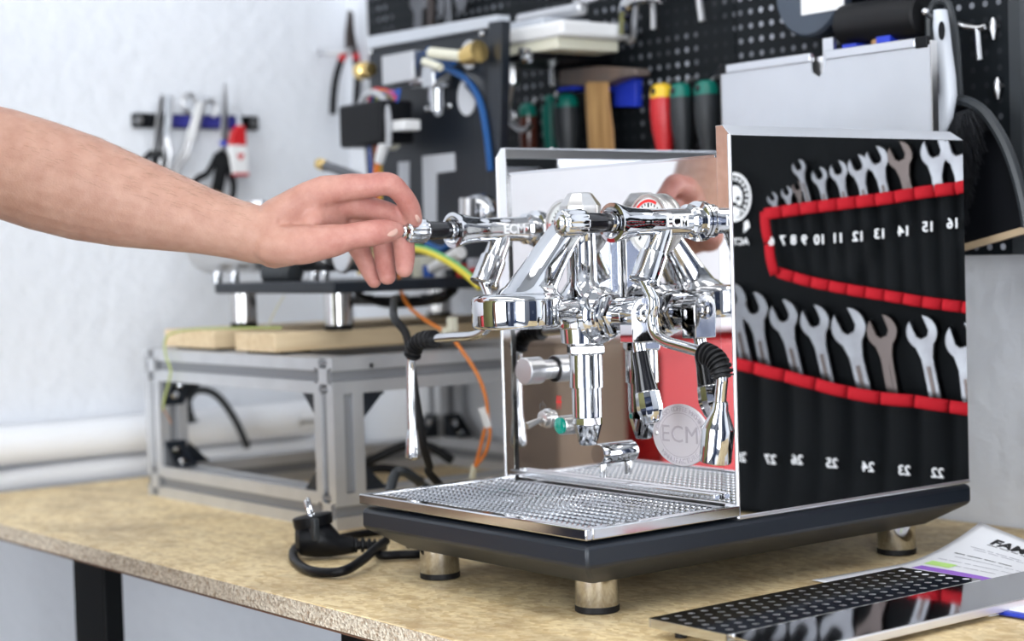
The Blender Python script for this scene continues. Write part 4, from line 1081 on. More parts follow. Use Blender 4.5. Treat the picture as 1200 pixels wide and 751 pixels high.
# ------------------------------------------------------------------ perforated boards on the back wall
PY = .600
pbx = [P(433, 100, y=PY).x, P(862, 60, y=PY).x, P(1196, 100, y=PY).x]
PBZ0, PBZ1 = .285, .86
boards = []
for k, (x0, x1, lb) in enumerate(((pbx[0], pbx[1] - .0012, 'wide black perforated tool board behind the hammer and screwdrivers'), (pbx[1] + .0012, pbx[2], 'black perforated tool board at the right end, behind the dustpan'))):
    b_ = thing('perforated_board', lb, 'tool board', ((x0 + x1) / 2, PY, PBZ0))
    MB().bx(x0, x1, PY, PY + .002, PBZ0, PBZ1).build('sheet', peg_m2 if k else peg_m, b_, smooth=0)
    mb = MB()
    for a in ((x0, x0 + .002, PBZ0, PBZ1), (x1 - .002, x1, PBZ0, PBZ1), (x0, x1, PBZ0, PBZ0 + .002), (x0, x1, PBZ1 - .002, PBZ1)): mb.bx(a[0], a[1], PY + .002, PY + .022, a[2], a[3])
    mb.build('folded_edge', black_coat, b_)
    if k == 1: MB().bx(x1 - .012, x1 + .002, PY - .002, PY + .022, PBZ0, PBZ1).build('end_strip', grey_pl, b_)
    for x in (x0 + .03, x1 - .03):
        for z in (PBZ0 + .03, PBZ1 - .03): MB().cyl((x, PY + .022, z), (x, .64, z), .008, n=10).build('wall_spacer', black_coat, b_)
def hook(px, py, label, drop=.03, reach=.05, r=.0028, tilt=0, name='board_hook', y=PY):
    p = P(px, py, y=y)
    t = thing(name, label, 'hook', p)
    MB().tube([p + V((0, .0005, 0)), p + V((0, -reach * .7, 0)), p + V((0, -reach, -.004)), p + V((tilt, -reach, -drop))], r, 8, 5).build('wire', satin, t)
    MB().bx(p.x - .006, p.x + .006, p.y - .003, p.y, p.z - .012, p.z + .006).build('foot', satin, t)
    return t
TYB = .575
# hammer
hm = thing('hammer', 'old wooden-handled hammer with a brown iron head, hung head up in a blue holder', 'hammer', P(700, 90, y=TYB))
def pp(px, py, y=TYB): return P(px, py, y=y)
hd = [(655, 82), (661, 81), (700, 77), (744, 80), (746, 88), (726, 91), (712, 97), (706, 100), (660, 100), (655, 98)]
MB().prism([pp(a, b, TYB - .012) for a, b in hd], (0, .024, 0)).build('head', iron, hm, bevel=.002)
mb = MB()
mb.loft([[pp(a0, b, TYB - .012), pp(a1, b, TYB - .012), pp(a1, b, TYB + .010), pp(a0, b, TYB + .010)] for a0, a1, b in ((685, 713, 92), (686, 715, 120), (688, 719, 150), (691, 722, 200), (694, 724, 240))])
mb.build('handle', ash, hm, bevel=.004)
hh_ = thing('tool_holder', 'blue plastic tool holder on the board, behind the hammer head', 'holder', pp(725, 110, PY))
MB().prism([pp(704, 92, .588), pp(745, 92, .588), pp(745, 125, .588), pp(719, 125, .588), pp(719, 108, .588), pp(704, 104, .588)], (0, .0115, 0)).build('back_plate', blue_pl, hh_, bevel=.001)
MB().bx(pp(663, 100).x, pp(680, 100).x, .562, .599, pp(668, 103).z - .004, pp(668, 103).z).build('prong', blue_pl, hh_)
# screwdrivers, hanging handle up
def screwdriver(px, py_top, L, w_, body_m, top_m, label, lean=0.0, y=TYB, hole=True, group=None):
    p = P(px, py_top, y=y); K2 = .00098
    t = thing('screwdriver', label, 'screwdriver', p, group)
    R = w_ * K2 / 2 * 1.25
    ax = V((lean, 0, -1))
    MB().lathe([(0, R * .45), (.003, R * .8), (.009, R * .98), (.018, R)], p, ax, 20).build('handle_cap', top_m, t)
    MB().lathe([(.0175, R), (.035, R * 1.06), (.055, R * .98), (.078, R * .70), (.088, R * .62), (.096, R * .75), (.104, R * .72)], p, ax, 20).build('grip', body_m, t)
    MB().lathe([(.104, .003), (.104 + L, .003), (.106 + L, .0012)], p, ax, 10).build('blade', satin, t)
    if hole: MB().sph(p + ax.normalized() * .010 + V((0, -R * .94, 0)), .0042, (1, .35, 1.2), 10).build('hang_hole', black_gloss, t)
    hook_ = MB().tube([p + V((0, .002, -.01)), p + V((0, .012, .002)), V((p.x, PY + .0005, p.z + .006))], .0022, 8).build('loop', satin, t)
    return t
screwdriver(775, 98, .07, 24, red_pl, yellow_pl, 'red screwdriver with a yellow collar hanging among green-capped ones', .03)
screwdriver(797, 97, .07, 22, grey_pl, green_pl, 'grey screwdriver with a green cap hanging right beside the red one', .03)
screwdriver(827, 94, .07, 24, grey_pl, green_pl, 'grey green-capped screwdriver hanging next to the steel tank panel', .03)
screwdriver(663, 110, .07, 26, grey_pl, green_pl, 'thick grey green-capped screwdriver hanging left of the hammer', .02)
screwdriver(644, 112, .06, 18, green_pl, green_pl, 'all green screwdriver half hidden left of the thick one by the hammer', .02, y=.588)
screwdriver(618, 121, .06, 20, mat('smoked_handle', (.10, .03, .02), .2, coat=.4), green_pl, 'short screwdriver with a red-brown handle behind the dangling chrome pipe', 0, y=.585, hole=False)
# hooks and allen keys
def bent(pts, r, label, name, cat_, m_=chrome, y=.57, n=8):
    P_ = [P(a, b, y=(q[0] if q else y)) for a, b, *q in pts]
    return MB().tube(P_, r, n, 6).build(name, m_, None, label=label, cat=cat_)
bent(((731, 41), (733, 12), (740, 0), (760, -6), (778, -4)), .0085, 'thick bright hexagon key hanging at the top, long arm down', 'hexagon_key', 'key', chrome, .562)
bent(((735, 49), (742, 46), (744, 20), (748, 2), (758, -2), (765, 4), (766, 34)), .0036, 'thin bent steel hook hanging right beside the thick hexagon key', 'wire_hook', 'hook', satin, .585)
bent(((818, -12), (820, 4), (823, 25)), .0042, 'straight bright steel pin hanging down at the top, above the green-capped screwdrivers', 'steel_pin', 'pin', satin, .58)
for px, py, lb in ((700, 14, 'long pale steel bar end at the top edge, left of the hexagon key'),):
    mb = MB(); mb.prism([P(a, b, y=.56) for a, b in ((671, 1), (704, -9), (706, -3), (673, 8))], (0, .006, 0)); mb.build('steel_bar', satin, None, label=lb, cat='bar')
# spanners hanging at the top left
def flat_tool(pxs, label, y=.575, m_=tool_steel, th=.006, name='spanner', cat_='spanner'):
    return MB().prism([P(a, b, y=y) for a, b in pxs], (0, th, 0)).build(name, m_, None, bevel=.001, label=label, cat=cat_)
flat_tool(((480, -10), (498, -10), (499, 8), (494, 14), (494, 40), (484, 40), (485, 14), (480, 8)), 'broad-headed steel spanner hanging at the top left, behind the aluminium bar')
flat_tool(((499, -10), (507, -10), (506, 40), (500, 40)), 'slim brownish spanner hanging second at the top left', m_=tool_dark)
flat_tool(((512, -10), (519, -10), (518, 20), (513, 21)), 'short narrow steel spanner hanging third at the top left')
flat_tool(((520, -10), (527, -10), (528, 24), (527, 36), (520, 36), (522, 24)), 'slim pale spanner hanging fourth at the top left')
flat_tool(((529, -10), (546, -10), (545, 5), (543, 14), (536, 14), (533, 3)), 'spanner with a wide ring end hanging rightmost at the top left')
# clutter on a black holder left of the hammer
hb2 = thing('wall_holder', 'black bracket on the board carrying white plastic blocks', 'holder', P(640, 70, y=PY))
a, b = P(592, 60, y=.50), P(664, 60, y=.50)
MB().bx(a.x, b.x - .028, .47, .600, a.z - .020, a.z - .012).build('shelf', black_pl, hb2, bevel=.001)
MB().bx(a.x + .02, b.x - .045, .565, .600, a.z - .036, a.z - .020).build('rib', black_pl, hb2, bevel=.002)
def block(px0, py0, px1, py1, y0, y1, m_, name, label, bevel=.004):
    a = P(px0, py1, y=y0); b = P(px1, py0, y=y0)
    return MB().bx(a.x, b.x, y0, y1, a.z, b.z).build(name, m_, None, bevel=bevel, label=label, cat='block')
zt = a.z - .012
c0 = P(592, 50, y=.47); c1 = P(655, 50, y=.47)
z1_ = zt + .014; z2_ = z1_ + .019; z3_ = z2_ + .012; z4_ = z3_ + .017
MB().bx(c0.x - .03, c1.x - .010, .475, .575, zt, z1_).build('block', cream_pl, None, bevel=.002, label='flat cream block lowest in the stack of pale blocks on the bracket', cat='block')
MB().bx(c0.x - .03, c1.x + .006, .470, .580, z1_, z2_).build('block', white_pl, None, bevel=.004, label='thick white block second from below in the stack on the bracket', cat='block')
MB().bx(c0.x - .03, c1.x - .055, .490, .570, z2_, z3_).build('block', lgrey_pl, None, bevel=.003, label='short pale grey block under the rounded bar in the stack on the bracket', cat='block')
mb = MB().lathe([(0, .006), (.003, .0085), (.125, .0085), (.128, .006)], (c0.x - .045, .53, z3_ + .0085), (1, 0, 0), 20); mb.build('rounded_bar', satin, None, label='rounded grey bar topmost in the stack of pale blocks', cat='bar')
# chrome pipe dangling below it
cpz = thing('chrome_pipe', 'chrome filter pipe with a bent lower end hanging below the black bracket', 'pipe', P(600, 70, y=.54))
MB().lathe([(0, .006), (.002, .0095), (.028, .0095), (.030, .006)], P(600, 73, y=.54), (0, 0, -1), 10).build('body', satin, cpz)
MB().tube([P(a, b, y=.54) for a, b in ((600, 98), (597, 115), (595, 130), (599, 143), (608, 151), (617, 152), (622, 146))], .0036, 8, 6).build('tail', satin, cpz)
MB().sph(P(603, 136, y=.55), .0075, n=12).build('bead', chrome, cpz)
MB().tube([P(a, b, y=.54) for a, b in ((600, 74), (600, 66), (604, 62))], .0025, 8).build('hanger', satin, cpz)
pk = thing('steel_peg', 'short bright peg hanging just under the pale blocks, left of the hammer', 'peg', P(648, 80, y=.56))
MB().lathe([(0, .0035), (.022, .0045), (.024, .003)], P(647, 80, y=.56), V((.06, 0, -1)), 10).build('peg', chrome, pk)
MB().tube([P(647, 81, y=.56), P(646, 72, y=.575), V((P(646, 70, y=PY).x, PY + .0005, P(646, 70, y=PY).z))], .002, 8).build('wire', satin, pk)
cl = thing('chain_scrap', 'tangle of tiny chrome fittings on the bracket under the pale blocks', 'fittings', P(616, 66, y=.46))
for k in range(9): MB().lathe([(-.003, .0035), (.003, .0035)], P(611 + (k * 7) % 13, 60 + (k * 5) % 15, y=.462 + .001 * k), (math.sin(k), .4, math.cos(k)), 8).build('fitting', chrome, cl)
# dark disc with a white label, mallet in blue holder
dd = thing('dark_disc', 'dark blue-grey round pan with a white label, hanging at the top edge', 'pan', P(962, 0, y=.57))
MB().lathe([(0, .046), (.004, .049), (.018, .049), (.022, .046)], P(962, -8, y=.585), (0, -1, 0), 40).build('pan', mat('slate_enamel', (.045, .06, .085), .35), dd)
a, b = P(939, -14, y=.5625), P(989, 10, y=.5625)
MB().bx(a.x, b.x, .5615, .5635, b.z, a.z).build('label_card', white_pl, dd)
ml = thing('rubber_mallet', 'black rubber mallet lying head up in a blue holder above the steel tank', 'mallet', P(1033, 22, y=.55))
MB().lathe([(0, .019), (.002, .0215), (.012, .0225), (.094, .0225), (.104, .0215), (.106, .019)], P(990, 30, y=.55), P(1078, 18, y=.55) - P(990, 30, y=.55), 32).build('head', rubber, ml)
MB().cyl(P(1033, 40, y=.55), P(1036, 230, y=.56), .011, n=16).build('handle', ash, ml)
bh = thing('tool_holder', 'blue plastic holder on the board under the black mallet head', 'holder', P(1025, 45, y=PY))
z_ = P(1025, 45, y=.55).z
for px in (1006, 1046): MB().bx(P(px - 8, 45, y=.55).x, P(px + 8, 45, y=.55).x, .535, .600, z_ - .012, z_ - .004 + (.003 if px > 1020 else 0)).build('prong', blue_pl, bh)
MB().bx(P(1000, 45, y=.59).x, P(1060, 45, y=.59).x, .590, .600, z_ - .075, z_ - .004).build('back_plate', blue_pl, bh)
# dustpan and brush on a peg
QY = .545
dp = thing('dustpan', 'black dustpan with a beige rubber lip hanging by its handle at the right', 'dustpan', P(1130, 60, y=QY))
def q(px, py, y=QY): return P(px, py, y=y)
outl = [(1120, 118), (1136, 120), (1152, 130), (1166, 148), (1180, 174), (1192, 208), (1201, 245), (1204, 266), (1125, 288), (1085, 296), (1070, 250), (1082, 190), (1100, 135)]
MB().prism([q(a, b) for a, b in outl], (0, .003, 0)).build('pan', black_pl, dp)
MB().tube([q(a, b, QY - .006) for a, b in outl[:8]], .0058, 8, 4).build('rim', grey_pl, dp)
MB().prism([q(a, b, QY - .002) for a, b in ((1204, 264), (1206, 272), (1125, 295), (1085, 303), (1085, 296), (1125, 287))], (0, .006, 0)).build('rubber_lip', mat('beige_rubber', (.36, .27, .17), .6), dp)
hp_ = [(1084, 150), (1091, 110), (1090, 60), (1089, 20), (1094, 5), (1103, 1), (1112, 6), (1119, 40), (1123, 90), (1125, 120)]
MB().tube([q(a, b, QY + .004) for a, b in hp_], .0042, 8, 5).build('handle', grey_pl, dp)
br = thing('hand_brush', 'light grey hand brush with black bristles clipped into the dustpan', 'brush', P(1110, 60, y=QY - .015))
BYY = QY - .024
hs = [((1102, 12), 4.2), ((1103, 30), 6.0), ((1106, 60), 6.4), ((1110, 90), 6.6), ((1111, 110), 7.2), ((1105, 132), 9.5), ((1094, 150), 12), ((1075, 172), 16)]
rings = []
for i, ((a, b), w_) in enumerate(hs):
    c = q(a, b, BYY); k = w_ * .00098
    n0 = q(hs[max(0, i - 1)][0][0], hs[max(0, i - 1)][0][1], BYY); n1 = q(hs[min(len(hs) - 1, i + 1)][0][0], hs[min(len(hs) - 1, i + 1)][0][1], BYY)
    tg = (n1 - n0).normalized(); sd = tg.cross(V((0, 1, 0))).normalized()
    rings.append(ell_(c, k * 1.35, .008, sd, V((0, 1, 0))) if False else [c + sd * (k * 1.35 * math.cos(t)) + V((0, .0085 * math.sin(t), 0)) for t in [2 * math.pi * u / 16 for u in range(16)]])
hb3 = MB().loft(rings).build('handle', lgrey_pl, br, smooth=60)
MB().prism([q(1104 + 3.6 * math.cos(t), 36 + 11 * math.sin(t), BYY - .0085) for t in [2 * math.pi * u / 16 for u in range(16)]], (0, -.0012, 0)).build('hang_hole', black_pl, br)
mb = MB(); hr = random.Random(5)
for k in range(2600):
    u = hr.random(); w_ = hr.random()
    b0 = q(1080 + 40 * u + 6 * hr.random(), 182 - 50 * u, BYY + .004 + .012 * w_)
    e = b0 + V((.042 * (.6 + .5 * hr.random()) * (1 - .25 * u), -.006 + .02 * (w_ - .5), -.075 + .055 * u + .014 * hr.uniform(-1, 1)))
    mid = (b0 + e) / 2 + V((.004, 0, .006))
    mb.tube([b0, mid, e], .00045, 3, 0, caps=False)
mb.build('bristles', mat('black_bristle', (.012, .013, .016), .5), br, kind='stuff')
pg = thing('board_peg', 'long steel peg through the brush handle, ball-ended', 'peg', P(1100, 25, y=.56))
MB().tube([P(1085, 14, y=.515), P(1094, 21, y=.53), P(1128, 29, y=.585), V((P(1150, 34, y=PY).x, PY + .0005, P(1150, 34, y=PY).z))], .0026, 8, 4).build('rod', satin, pg)
MB().sph(P(1084.5, 13.5, y=.515), .0042, n=12).build('ball_end', chrome, pg)
hk = thing('board_hook', 'T-shaped steel hook hanging right of the brush handle', 'hook', P(1146, 33, y=.585))
MB().tube([P(1130, 31, y=.585), P(1145, 33, y=.585), P(1154, 31, y=.585)], .0028, 8, 3).build('bar', satin, hk)
MB().cyl(P(1145, 33, y=.585), P(1148, 70, y=.585), .0030, n=8).build('stem', satin, hk)
MB().cyl(P(1145, 33, y=.585), V((P(1145, 33, y=.585).x, PY + .0005, P(1145, 33, y=.585).z)), .0026, n=8).build('peg', satin, hk)
for px, py, lb in ((1164, 30, 'dull grey conical peg at the upper right of the board, right of the T-shaped hook'), (1169, 100, 'short grey clip low on the right board, above the dustpan rim')):
    t = thing('board_clip', lb, 'clip', P(px, py, y=PY))
    p = P(px, py, y=.592)
    MB().lathe([(-.008, .0015), (-.003, .0038), (.004, .0035), (.014, .0012)], p, (0, 0, -1), 10).build('clip', satin, t)
    MB().cyl(p, V((p.x, PY + .0005, p.z)), .002, n=8).build('stud', satin, t)
# ------------------------------------------------------------------ left wall: magnetic rail with tools, pliers
WX = XL
LX_ = WX + .012
def wl(px, py, x=LX_): return P(px, py, x=x)
rl = thing('magnetic_rail', 'black magnetic tool rail with a blue label screwed to the left wall', 'rail', P(230, 142, x=WX))
ra, rb = wl(158, 141), wl(303, 144)
rz = (ra.z + rb.z) / 2
MB().bx(WX, LX_, ra.y, rb.y, rz - .0105, rz + .0105).build('bar', black_pl, rl, bevel=.001)
MB().bx(LX_ - .0005, LX_ + .0008, wl(198, 142).y, wl(278, 142).y, rz - .0085, rz + .0085).build('label_strip', mat('blue_label', (.03, .03, .22), .4), rl)
for px in (163, 297): MB().lathe([(0, .0060), (.0025, .0050)], V((LX_, wl(px, 142).y, rz)), (1, 0, 0), 16).build('screw', satin, rl)
TX = LX_ + .006
def wt_(px, py): return P(px, py, x=TX)
def blade_tool(name, label, cat_, parts, loc):
    t = thing(name, label, cat_, wt_(*loc))
    for nm, kind_, m_, data in parts:
        if kind_ == 'poly': MB().prism([wt_(a, b) for a, b in data], (.004, 0, 0)).build(nm, m_, t, bevel=.0006)
        elif kind_ == 'tube': MB().tube([wt_(a, b) for a, b in data[1]], data[0], 8, 5, closed=(len(data) > 2)).build(nm, m_, t)
        elif kind_ == 'disc': MB().lathe([(-.001, data[1]), (.006, data[1])], wt_(*data[0]), (1, 0, 0), 14).build(nm, m_, t)
    return t
blade_tool('scissors', 'black-handled scissors on the left end of the rail, blades up', 'scissors', [
    ('blade', 'poly', satin, ((187, 110), (192, 112), (187, 160), (182, 182), (176, 181), (179, 160))),
    ('blade', 'poly', satin, ((184, 118), (187, 114), (190, 150), (191, 178), (186, 180), (182, 160))),
    ('handle', 'tube', black_pl, (.0045, ((180, 178), (172, 184), (166, 192), (166, 204), (174, 208), (180, 198)), 1)),
    ('handle', 'tube', black_pl, (.0045, ((186, 178), (191, 186), (192, 198), (188, 210), (181, 206), (183, 190)), 1))], (183, 150))
blade_tool('tweezers', 'pale narrow tweezers hanging upright next to the left scissors on the rail', 'tweezers', [
    ('jaw', 'poly', lgrey_pl, ((195, 112), (199, 112), (197, 160), (191, 160))), ('jaw', 'poly', satin, ((200, 112), (202, 113), (199, 158), (197, 158))),
    ('handle', 'tube', satin, (.0035, ((195, 160), (193, 175), (187, 192), (190, 200)))), ('handle', 'tube', satin, (.0035, ((196, 160), (199, 178), (196, 196), (194, 204))))], (196, 140))
blade_tool('ring_pliers', 'bright pliers with looped jaws leaning across the middle of the rail', 'pliers', [
    ('arm', 'poly', white_pl, ((230, 120), (238, 120), (226, 165), (217, 162))), ('arm', 'poly', satin, ((236, 121), (240, 122), (229, 166), (226, 166))),
    ('loop', 'tube', satin, (.0035, ((231, 122), (223, 110), (214, 118), (216, 128), (222, 131)))), ('loop', 'tube', satin, (.0035, ((238, 120), (246, 117), (253, 126), (250, 137)))),
    ('handle', 'tube', satin, (.0038, ((220, 164), (214, 180), (204, 194), (196, 202)))), ('handle', 'tube', satin, (.0038, ((224, 164), (219, 182), (208, 198), (203, 206))))], (228, 145))
blade_tool('scissors', 'large black-handled scissors at the right of the rail, one long blade up', 'scissors', [
    ('blade', 'poly', satin, ((262, 96), (264, 100), (266, 165), (264, 178), (257, 176), (257, 160))),
    ('pivot', 'disc', blue_pl, ((260, 168), .0045)),
    ('shank', 'poly', black_pl, ((256, 176), (264, 176), (265, 200), (260, 228), (252, 228), (251, 200))),
    ('handle', 'tube', black_pl, (.0050, ((256, 180), (244, 202), (232, 209), (226, 219), (232, 231), (246, 228), (253, 212)), 1)),
    ('handle', 'tube', black_pl, (.0050, ((263, 182), (270, 204), (274, 216), (272, 231), (262, 236), (258, 222)), 1))], (260, 150))
tb = thing('glue_tube', 'small white tube with a red shoulder and nozzle hanging at the rail right end', 'tube', wt_(277, 160))
MB().prism([wt_(a, b) for a, b in ((265, 170), (287, 171), (288, 203), (270, 205))], (.010, 0, 0)).build('body', white_pl, tb, bevel=.002)
MB().prism([wt_(a, b) for a, b in ((266, 171), (269, 156), (275, 147), (284, 147), (286, 171))], (.0095, 0, 0)).build('shoulder', red_pl, tb, bevel=.002)
MB().cyl(wt_(279, 148) + V((.005, 0, 0)), wt_(277, 131) + V((.005, 0, 0)), .0042, .0026, 12).build('nozzle', lgrey_pl, tb)
pz = wt_(278, 184)
MB().prism([V((TX + .0102, pz.y + a, pz.z + b)) for a, b in ((0, -.006), (.0055, .0005), (.0055, .004), (.003, .005), (0, .003), (-.003, .005), (-.0055, .004), (-.0055, .0005))], (.0004, 0, 0)).build('heart_print', red_pl, tb)
MB().bx(TX - .0002, TX + .010, wt_(270, 204).y, wt_(288, 204).y, wt_(280, 206).z, wt_(280, 203).z).build('crimp', red_pl, tb)
# pliers hanging near the corner
ply = thing('pliers', 'pliers with red and black handles hanging on a hook near the wall corner', 'pliers', P(408, 60, x=-1.27))
def wp(px, py): return P(px, py, x=-1.262)
MB().prism([wp(a, b) for a, b in ((407, 12), (411, 16), (413, 40), (417, 62), (404, 63), (404, 40))], (.008, 0, 0)).build('jaws', tool_dark, ply, bevel=.001)
MB().tube([wp(a, b) for a, b in ((405, 62), (402, 66), (399, 72))], .0060, 8, 4).build('red_collar', red_pl, ply)
MB().tube([wp(a, b) for a, b in ((416, 62), (417, 66), (418, 72))], .0060, 8, 4).build('red_collar', red_pl, ply)
MB().tube([wp(a, b) for a, b in ((400, 70), (394, 90), (391, 112), (390, 134))], .0056, 8, 5).build('handle', black_pl, ply)
MB().tube([wp(a, b) for a, b in ((417, 70), (419, 90), (418, 112), (417, 130))], .0056, 8, 5).build('handle', black_pl, ply)
hkp = thing('wall_hook', 'thin grey steel hook on the left wall holding the red and black pliers', 'hook', P(390, 62, x=XL))
MB().tube([V((XL - .0005, P(372, 58, x=XL).y, P(372, 58, x=XL).z)), P(378, 61, x=-1.285), P(390, 62.5, x=-1.27), P(402, 61, x=-1.258), P(408, 60, x=-1.250), P(412, 57, x=-1.2495)], .0032, 8, 5).build('rod', satin, hkp)
wp2 = [(412, 18), (420, 16), (428, 14), (432, 20), (432, 40)]
MB().tube([P(a, b, x=-1.29) for a, b in wp2], .0028, 8, 5).build('wire_loop', satin, None, label='small bent wire loop between the pliers and the tool board', cat='wire')
# ------------------------------------------------------------------ front right of the bench: paper, perforated tray, clipboard
paper_m = mat('white_paper', (.84, .85, .88), .75)
pa = thing('paper_sheet', 'printed white paper sheet with violet and green marker lines, curling up towards the wall', 'paper', (.03, .4, .002))
pu = V((1, -.10, 0)).normalized(); pv = V((.055, 1, 0)).normalized()
porg = V((-.0082, .2688, .0018))
def paperf(u, v, lift=0):
    p = porg + pu * (u * .21) + pv * (v * .225)
    return p + V((0, 0, .027 * max(0, v - .5) ** 1.7 / (.5 ** 1.7) * max(0, 1 - u / .62) + .0012 * math.sin(u * 5) * v + lift))
MB().grid(lambda u, v: paperf(u, v), 24, 30).build('sheet', paper_m, pa, smooth=80, solid=.0003)
def pstrip(u0, u1, v0, v1, m_, name):
    return MB().grid(lambda a, b: paperf(u0 + (u1 - u0) * a, v0 + (v1 - v0) * b, .0005), 14, 3).build(name, m_, pa, smooth=80)
violet = mat('violet_marker', (.36, .16, .68), .6); lime = mat('lime_marker', (.55, .85, .25), .6)
def to_px(p):
    d = p - CP; z = d.dot(CF)
    return 600 + FPX * d.dot(CR) / z, 375.5 - FPX * d.dot(CU) / z
PGRID = [(u / 60, v / 60, to_px(paperf(u / 60, v / 60))) for u in range(-12, 72) for v in range(61)]
def puv(px, py):
    """sheet coordinates of the print seen at a pixel"""
    b = min(PGRID, key=lambda g: (g[2][0] - px) ** 2 + 9 * (g[2][1] - py) ** 2)
    return b[0], b[1]
u0, v0 = puv(1072, 664); u1, v1 = puv(1175, 676); u2, v2 = puv(1198, 680)
pstrip(u0, u1, v0 - .028, v0 + .034, violet, 'violet_line'); pstrip(u1, u2 + .2, v0 - .024, v0 - .008, violet, 'violet_line'); pstrip(u1 - .02, u2 + .1, v0 + .010, v0 + .022, violet, 'violet_line')
g0, gv0 = puv(1083, 661); g1, gv1 = puv(1118, 664)
pstrip(g0, g1, gv0 - .004, gv0 + .050, lime, 'green_line')
def ptext(s, u, v, size, m_, name):
    p = paperf(u, v, .0007); X = paperf(u + .05, v) - paperf(u - .05, v); Y = paperf(u, v + .02) - paperf(u, v - .02)
    t = text(name, s, size, p, X, Y, m_, pa, .0002, 'LEFT', sx=1.45, offset=.0005)
u, v = puv(1165, 635); ptext('FAM', u, v, .015, ink, 'heading')
hr = random.Random(9)
def printed_line(px, py, n, w_, m_=grey_ink):
    u, v = puv(px, py); mb = MB(); 
    for k in range(n):
        L = hr.uniform(.03, .09); 
        mb.grid(lambda a, b: paperf(u + L * a, v + w_ * b, .0005), 3, 1)
        u += L + .014
    mb.build('printed_line', m_, pa, smooth=80)
for px, py, n, w_, m_ in ((1156, 638.5, 6, .005, ink), (1140, 641, 6, .004, grey_ink), (1142, 644, 6, .004, grey_ink), (1118, 649, 4, .006, ink), (1097, 655, 5, .004, grey_ink), (1135, 657, 6, .004, grey_ink), (1100, 660, 4, .004, grey_ink), (1150, 664, 5, .004, grey_ink), (1118, 653, 4, .004, grey_ink)): printed_line(px, py, n, w_, m_)
# blue clipboard with a red pen
cbz = thing('clipboard', 'blue-edged pad with white paper and a red clip partly under the perforated tray', 'pad', (.25, .33, .001))
MB().bx(.186, .40, .258, .46, .0012, .0050).build('board', mat('royal_blue_plastic', (.015, .04, .42), .35), cbz, bevel=.0015)
MB().bx(.192, .395, .265, .455, .0050, .0062).build('paper', paper_m, cbz)
MB().bx(.205, .30, .30, .330, .0062, .0125).build('clip', red_pl, cbz, bevel=.002)
# perforated mirror tray
pt = thing('perforated_tray', 'mirror polished perforated steel cup tray lying in front of the paper', 'tray', (.13, .16, .0))
tm = mat('polished_tray_steel', (.70, .70, .72), .05, 1.0)
mb = MB(); bmg = mb.bm
tx0, tx1, ty0, ty1, tzz = .060, .146, .010, .310, .0160
nx, ny = 6, 21; sx, sy = (tx1 - tx0 - .010) / nx, (ty1 - ty0 - .006) / ny
cache2 = {}
def gv2(x, y, z):
    k = (round(x, 5), round(y, 5)); 
    if k not in cache2: cache2[k] = bmg.verts.new((x, y, z))
    return cache2[k]
for i in range(nx):
    for j in range(ny):
        cx_, cy_ = tx0 + .005 + (i + .5) * sx, ty0 + .003 + (j + .5) * sy
        O, I, I2 = [], [], []
        for k, (a, b_) in enumerate(((-1, -1), (0, -1), (1, -1), (1, 0), (1, 1), (0, 1), (-1, 1), (-1, 0))):
            O.append(gv2(cx_ + a * sx / 2, cy_ + b_ * sy / 2, tzz)); an = math.atan2(b_, a)
            off = .22 * sy * (1 if i % 2 else -1)
            I.append(bmg.verts.new((cx_ + math.cos(an) * .0033, cy_ + off + math.sin(an) * .0033, tzz)))
        for k in range(8):
            j2 = (k + 1) % 8
            mb.face([O[k], O[j2], I[j2], I[k]])
for (a, b_, c, d_) in ((tx0, tx0 + .005, ty0, ty1), (tx1 - .005, tx1, ty0, ty1), (tx0 + .005, tx1 - .005, ty0, ty0 + .003), (tx0 + .005, tx1 - .005, ty1 - .003, ty1)):
    mb.face([bmg.verts.new(p) for p in ((a, c, tzz), (b_, c, tzz), (b_, d_, tzz), (a, d_, tzz))])
mb.build('perforated_plate', tm, pt, smooth=20)
MB().bx(tx0, tx0 + .0012, ty0, ty1, .009, tzz).build('side_lip', tm, pt)
MB().bx(tx0 + .0012, tx1 - .002, ty0 + .0004, ty0 + .0016, .0085, tzz - .0005).build('front_lip', mirror_edge, pt)
MB().bx(tx0 + .0012, tx1 - .002, ty0 + .0020, ty1, .0105, .0115).build('inner_sheet', mat('tray_underside', (.80, .80, .80), .5), pt)
MB().box(((tx1 + .205) / 2, .26, .0128), (.0575, .50, .0012), Matrix.Rotation(math.radians(4.5), 3, 'Y')).build('sloping_apron', tm, pt)
MB().bx(.2025, .2062, .010, .510, .0045, .0112).build('front_edge', mat('brushed_light_edge', (.80, .80, .81), .35, .7), pt, bevel=.0008)
MB().bx(.150, .2025, .010, .0115, .0065, .0125).build('end_lip', mirror_edge, pt)
for x, y in ((.075, .03), (.075, .30), (.19, .03), (.19, .50)): MB().cyl((x, y, .0), (x, y, .0062 if x > .1 else .0105), .005, n=12).build('foot', rubber, pt)
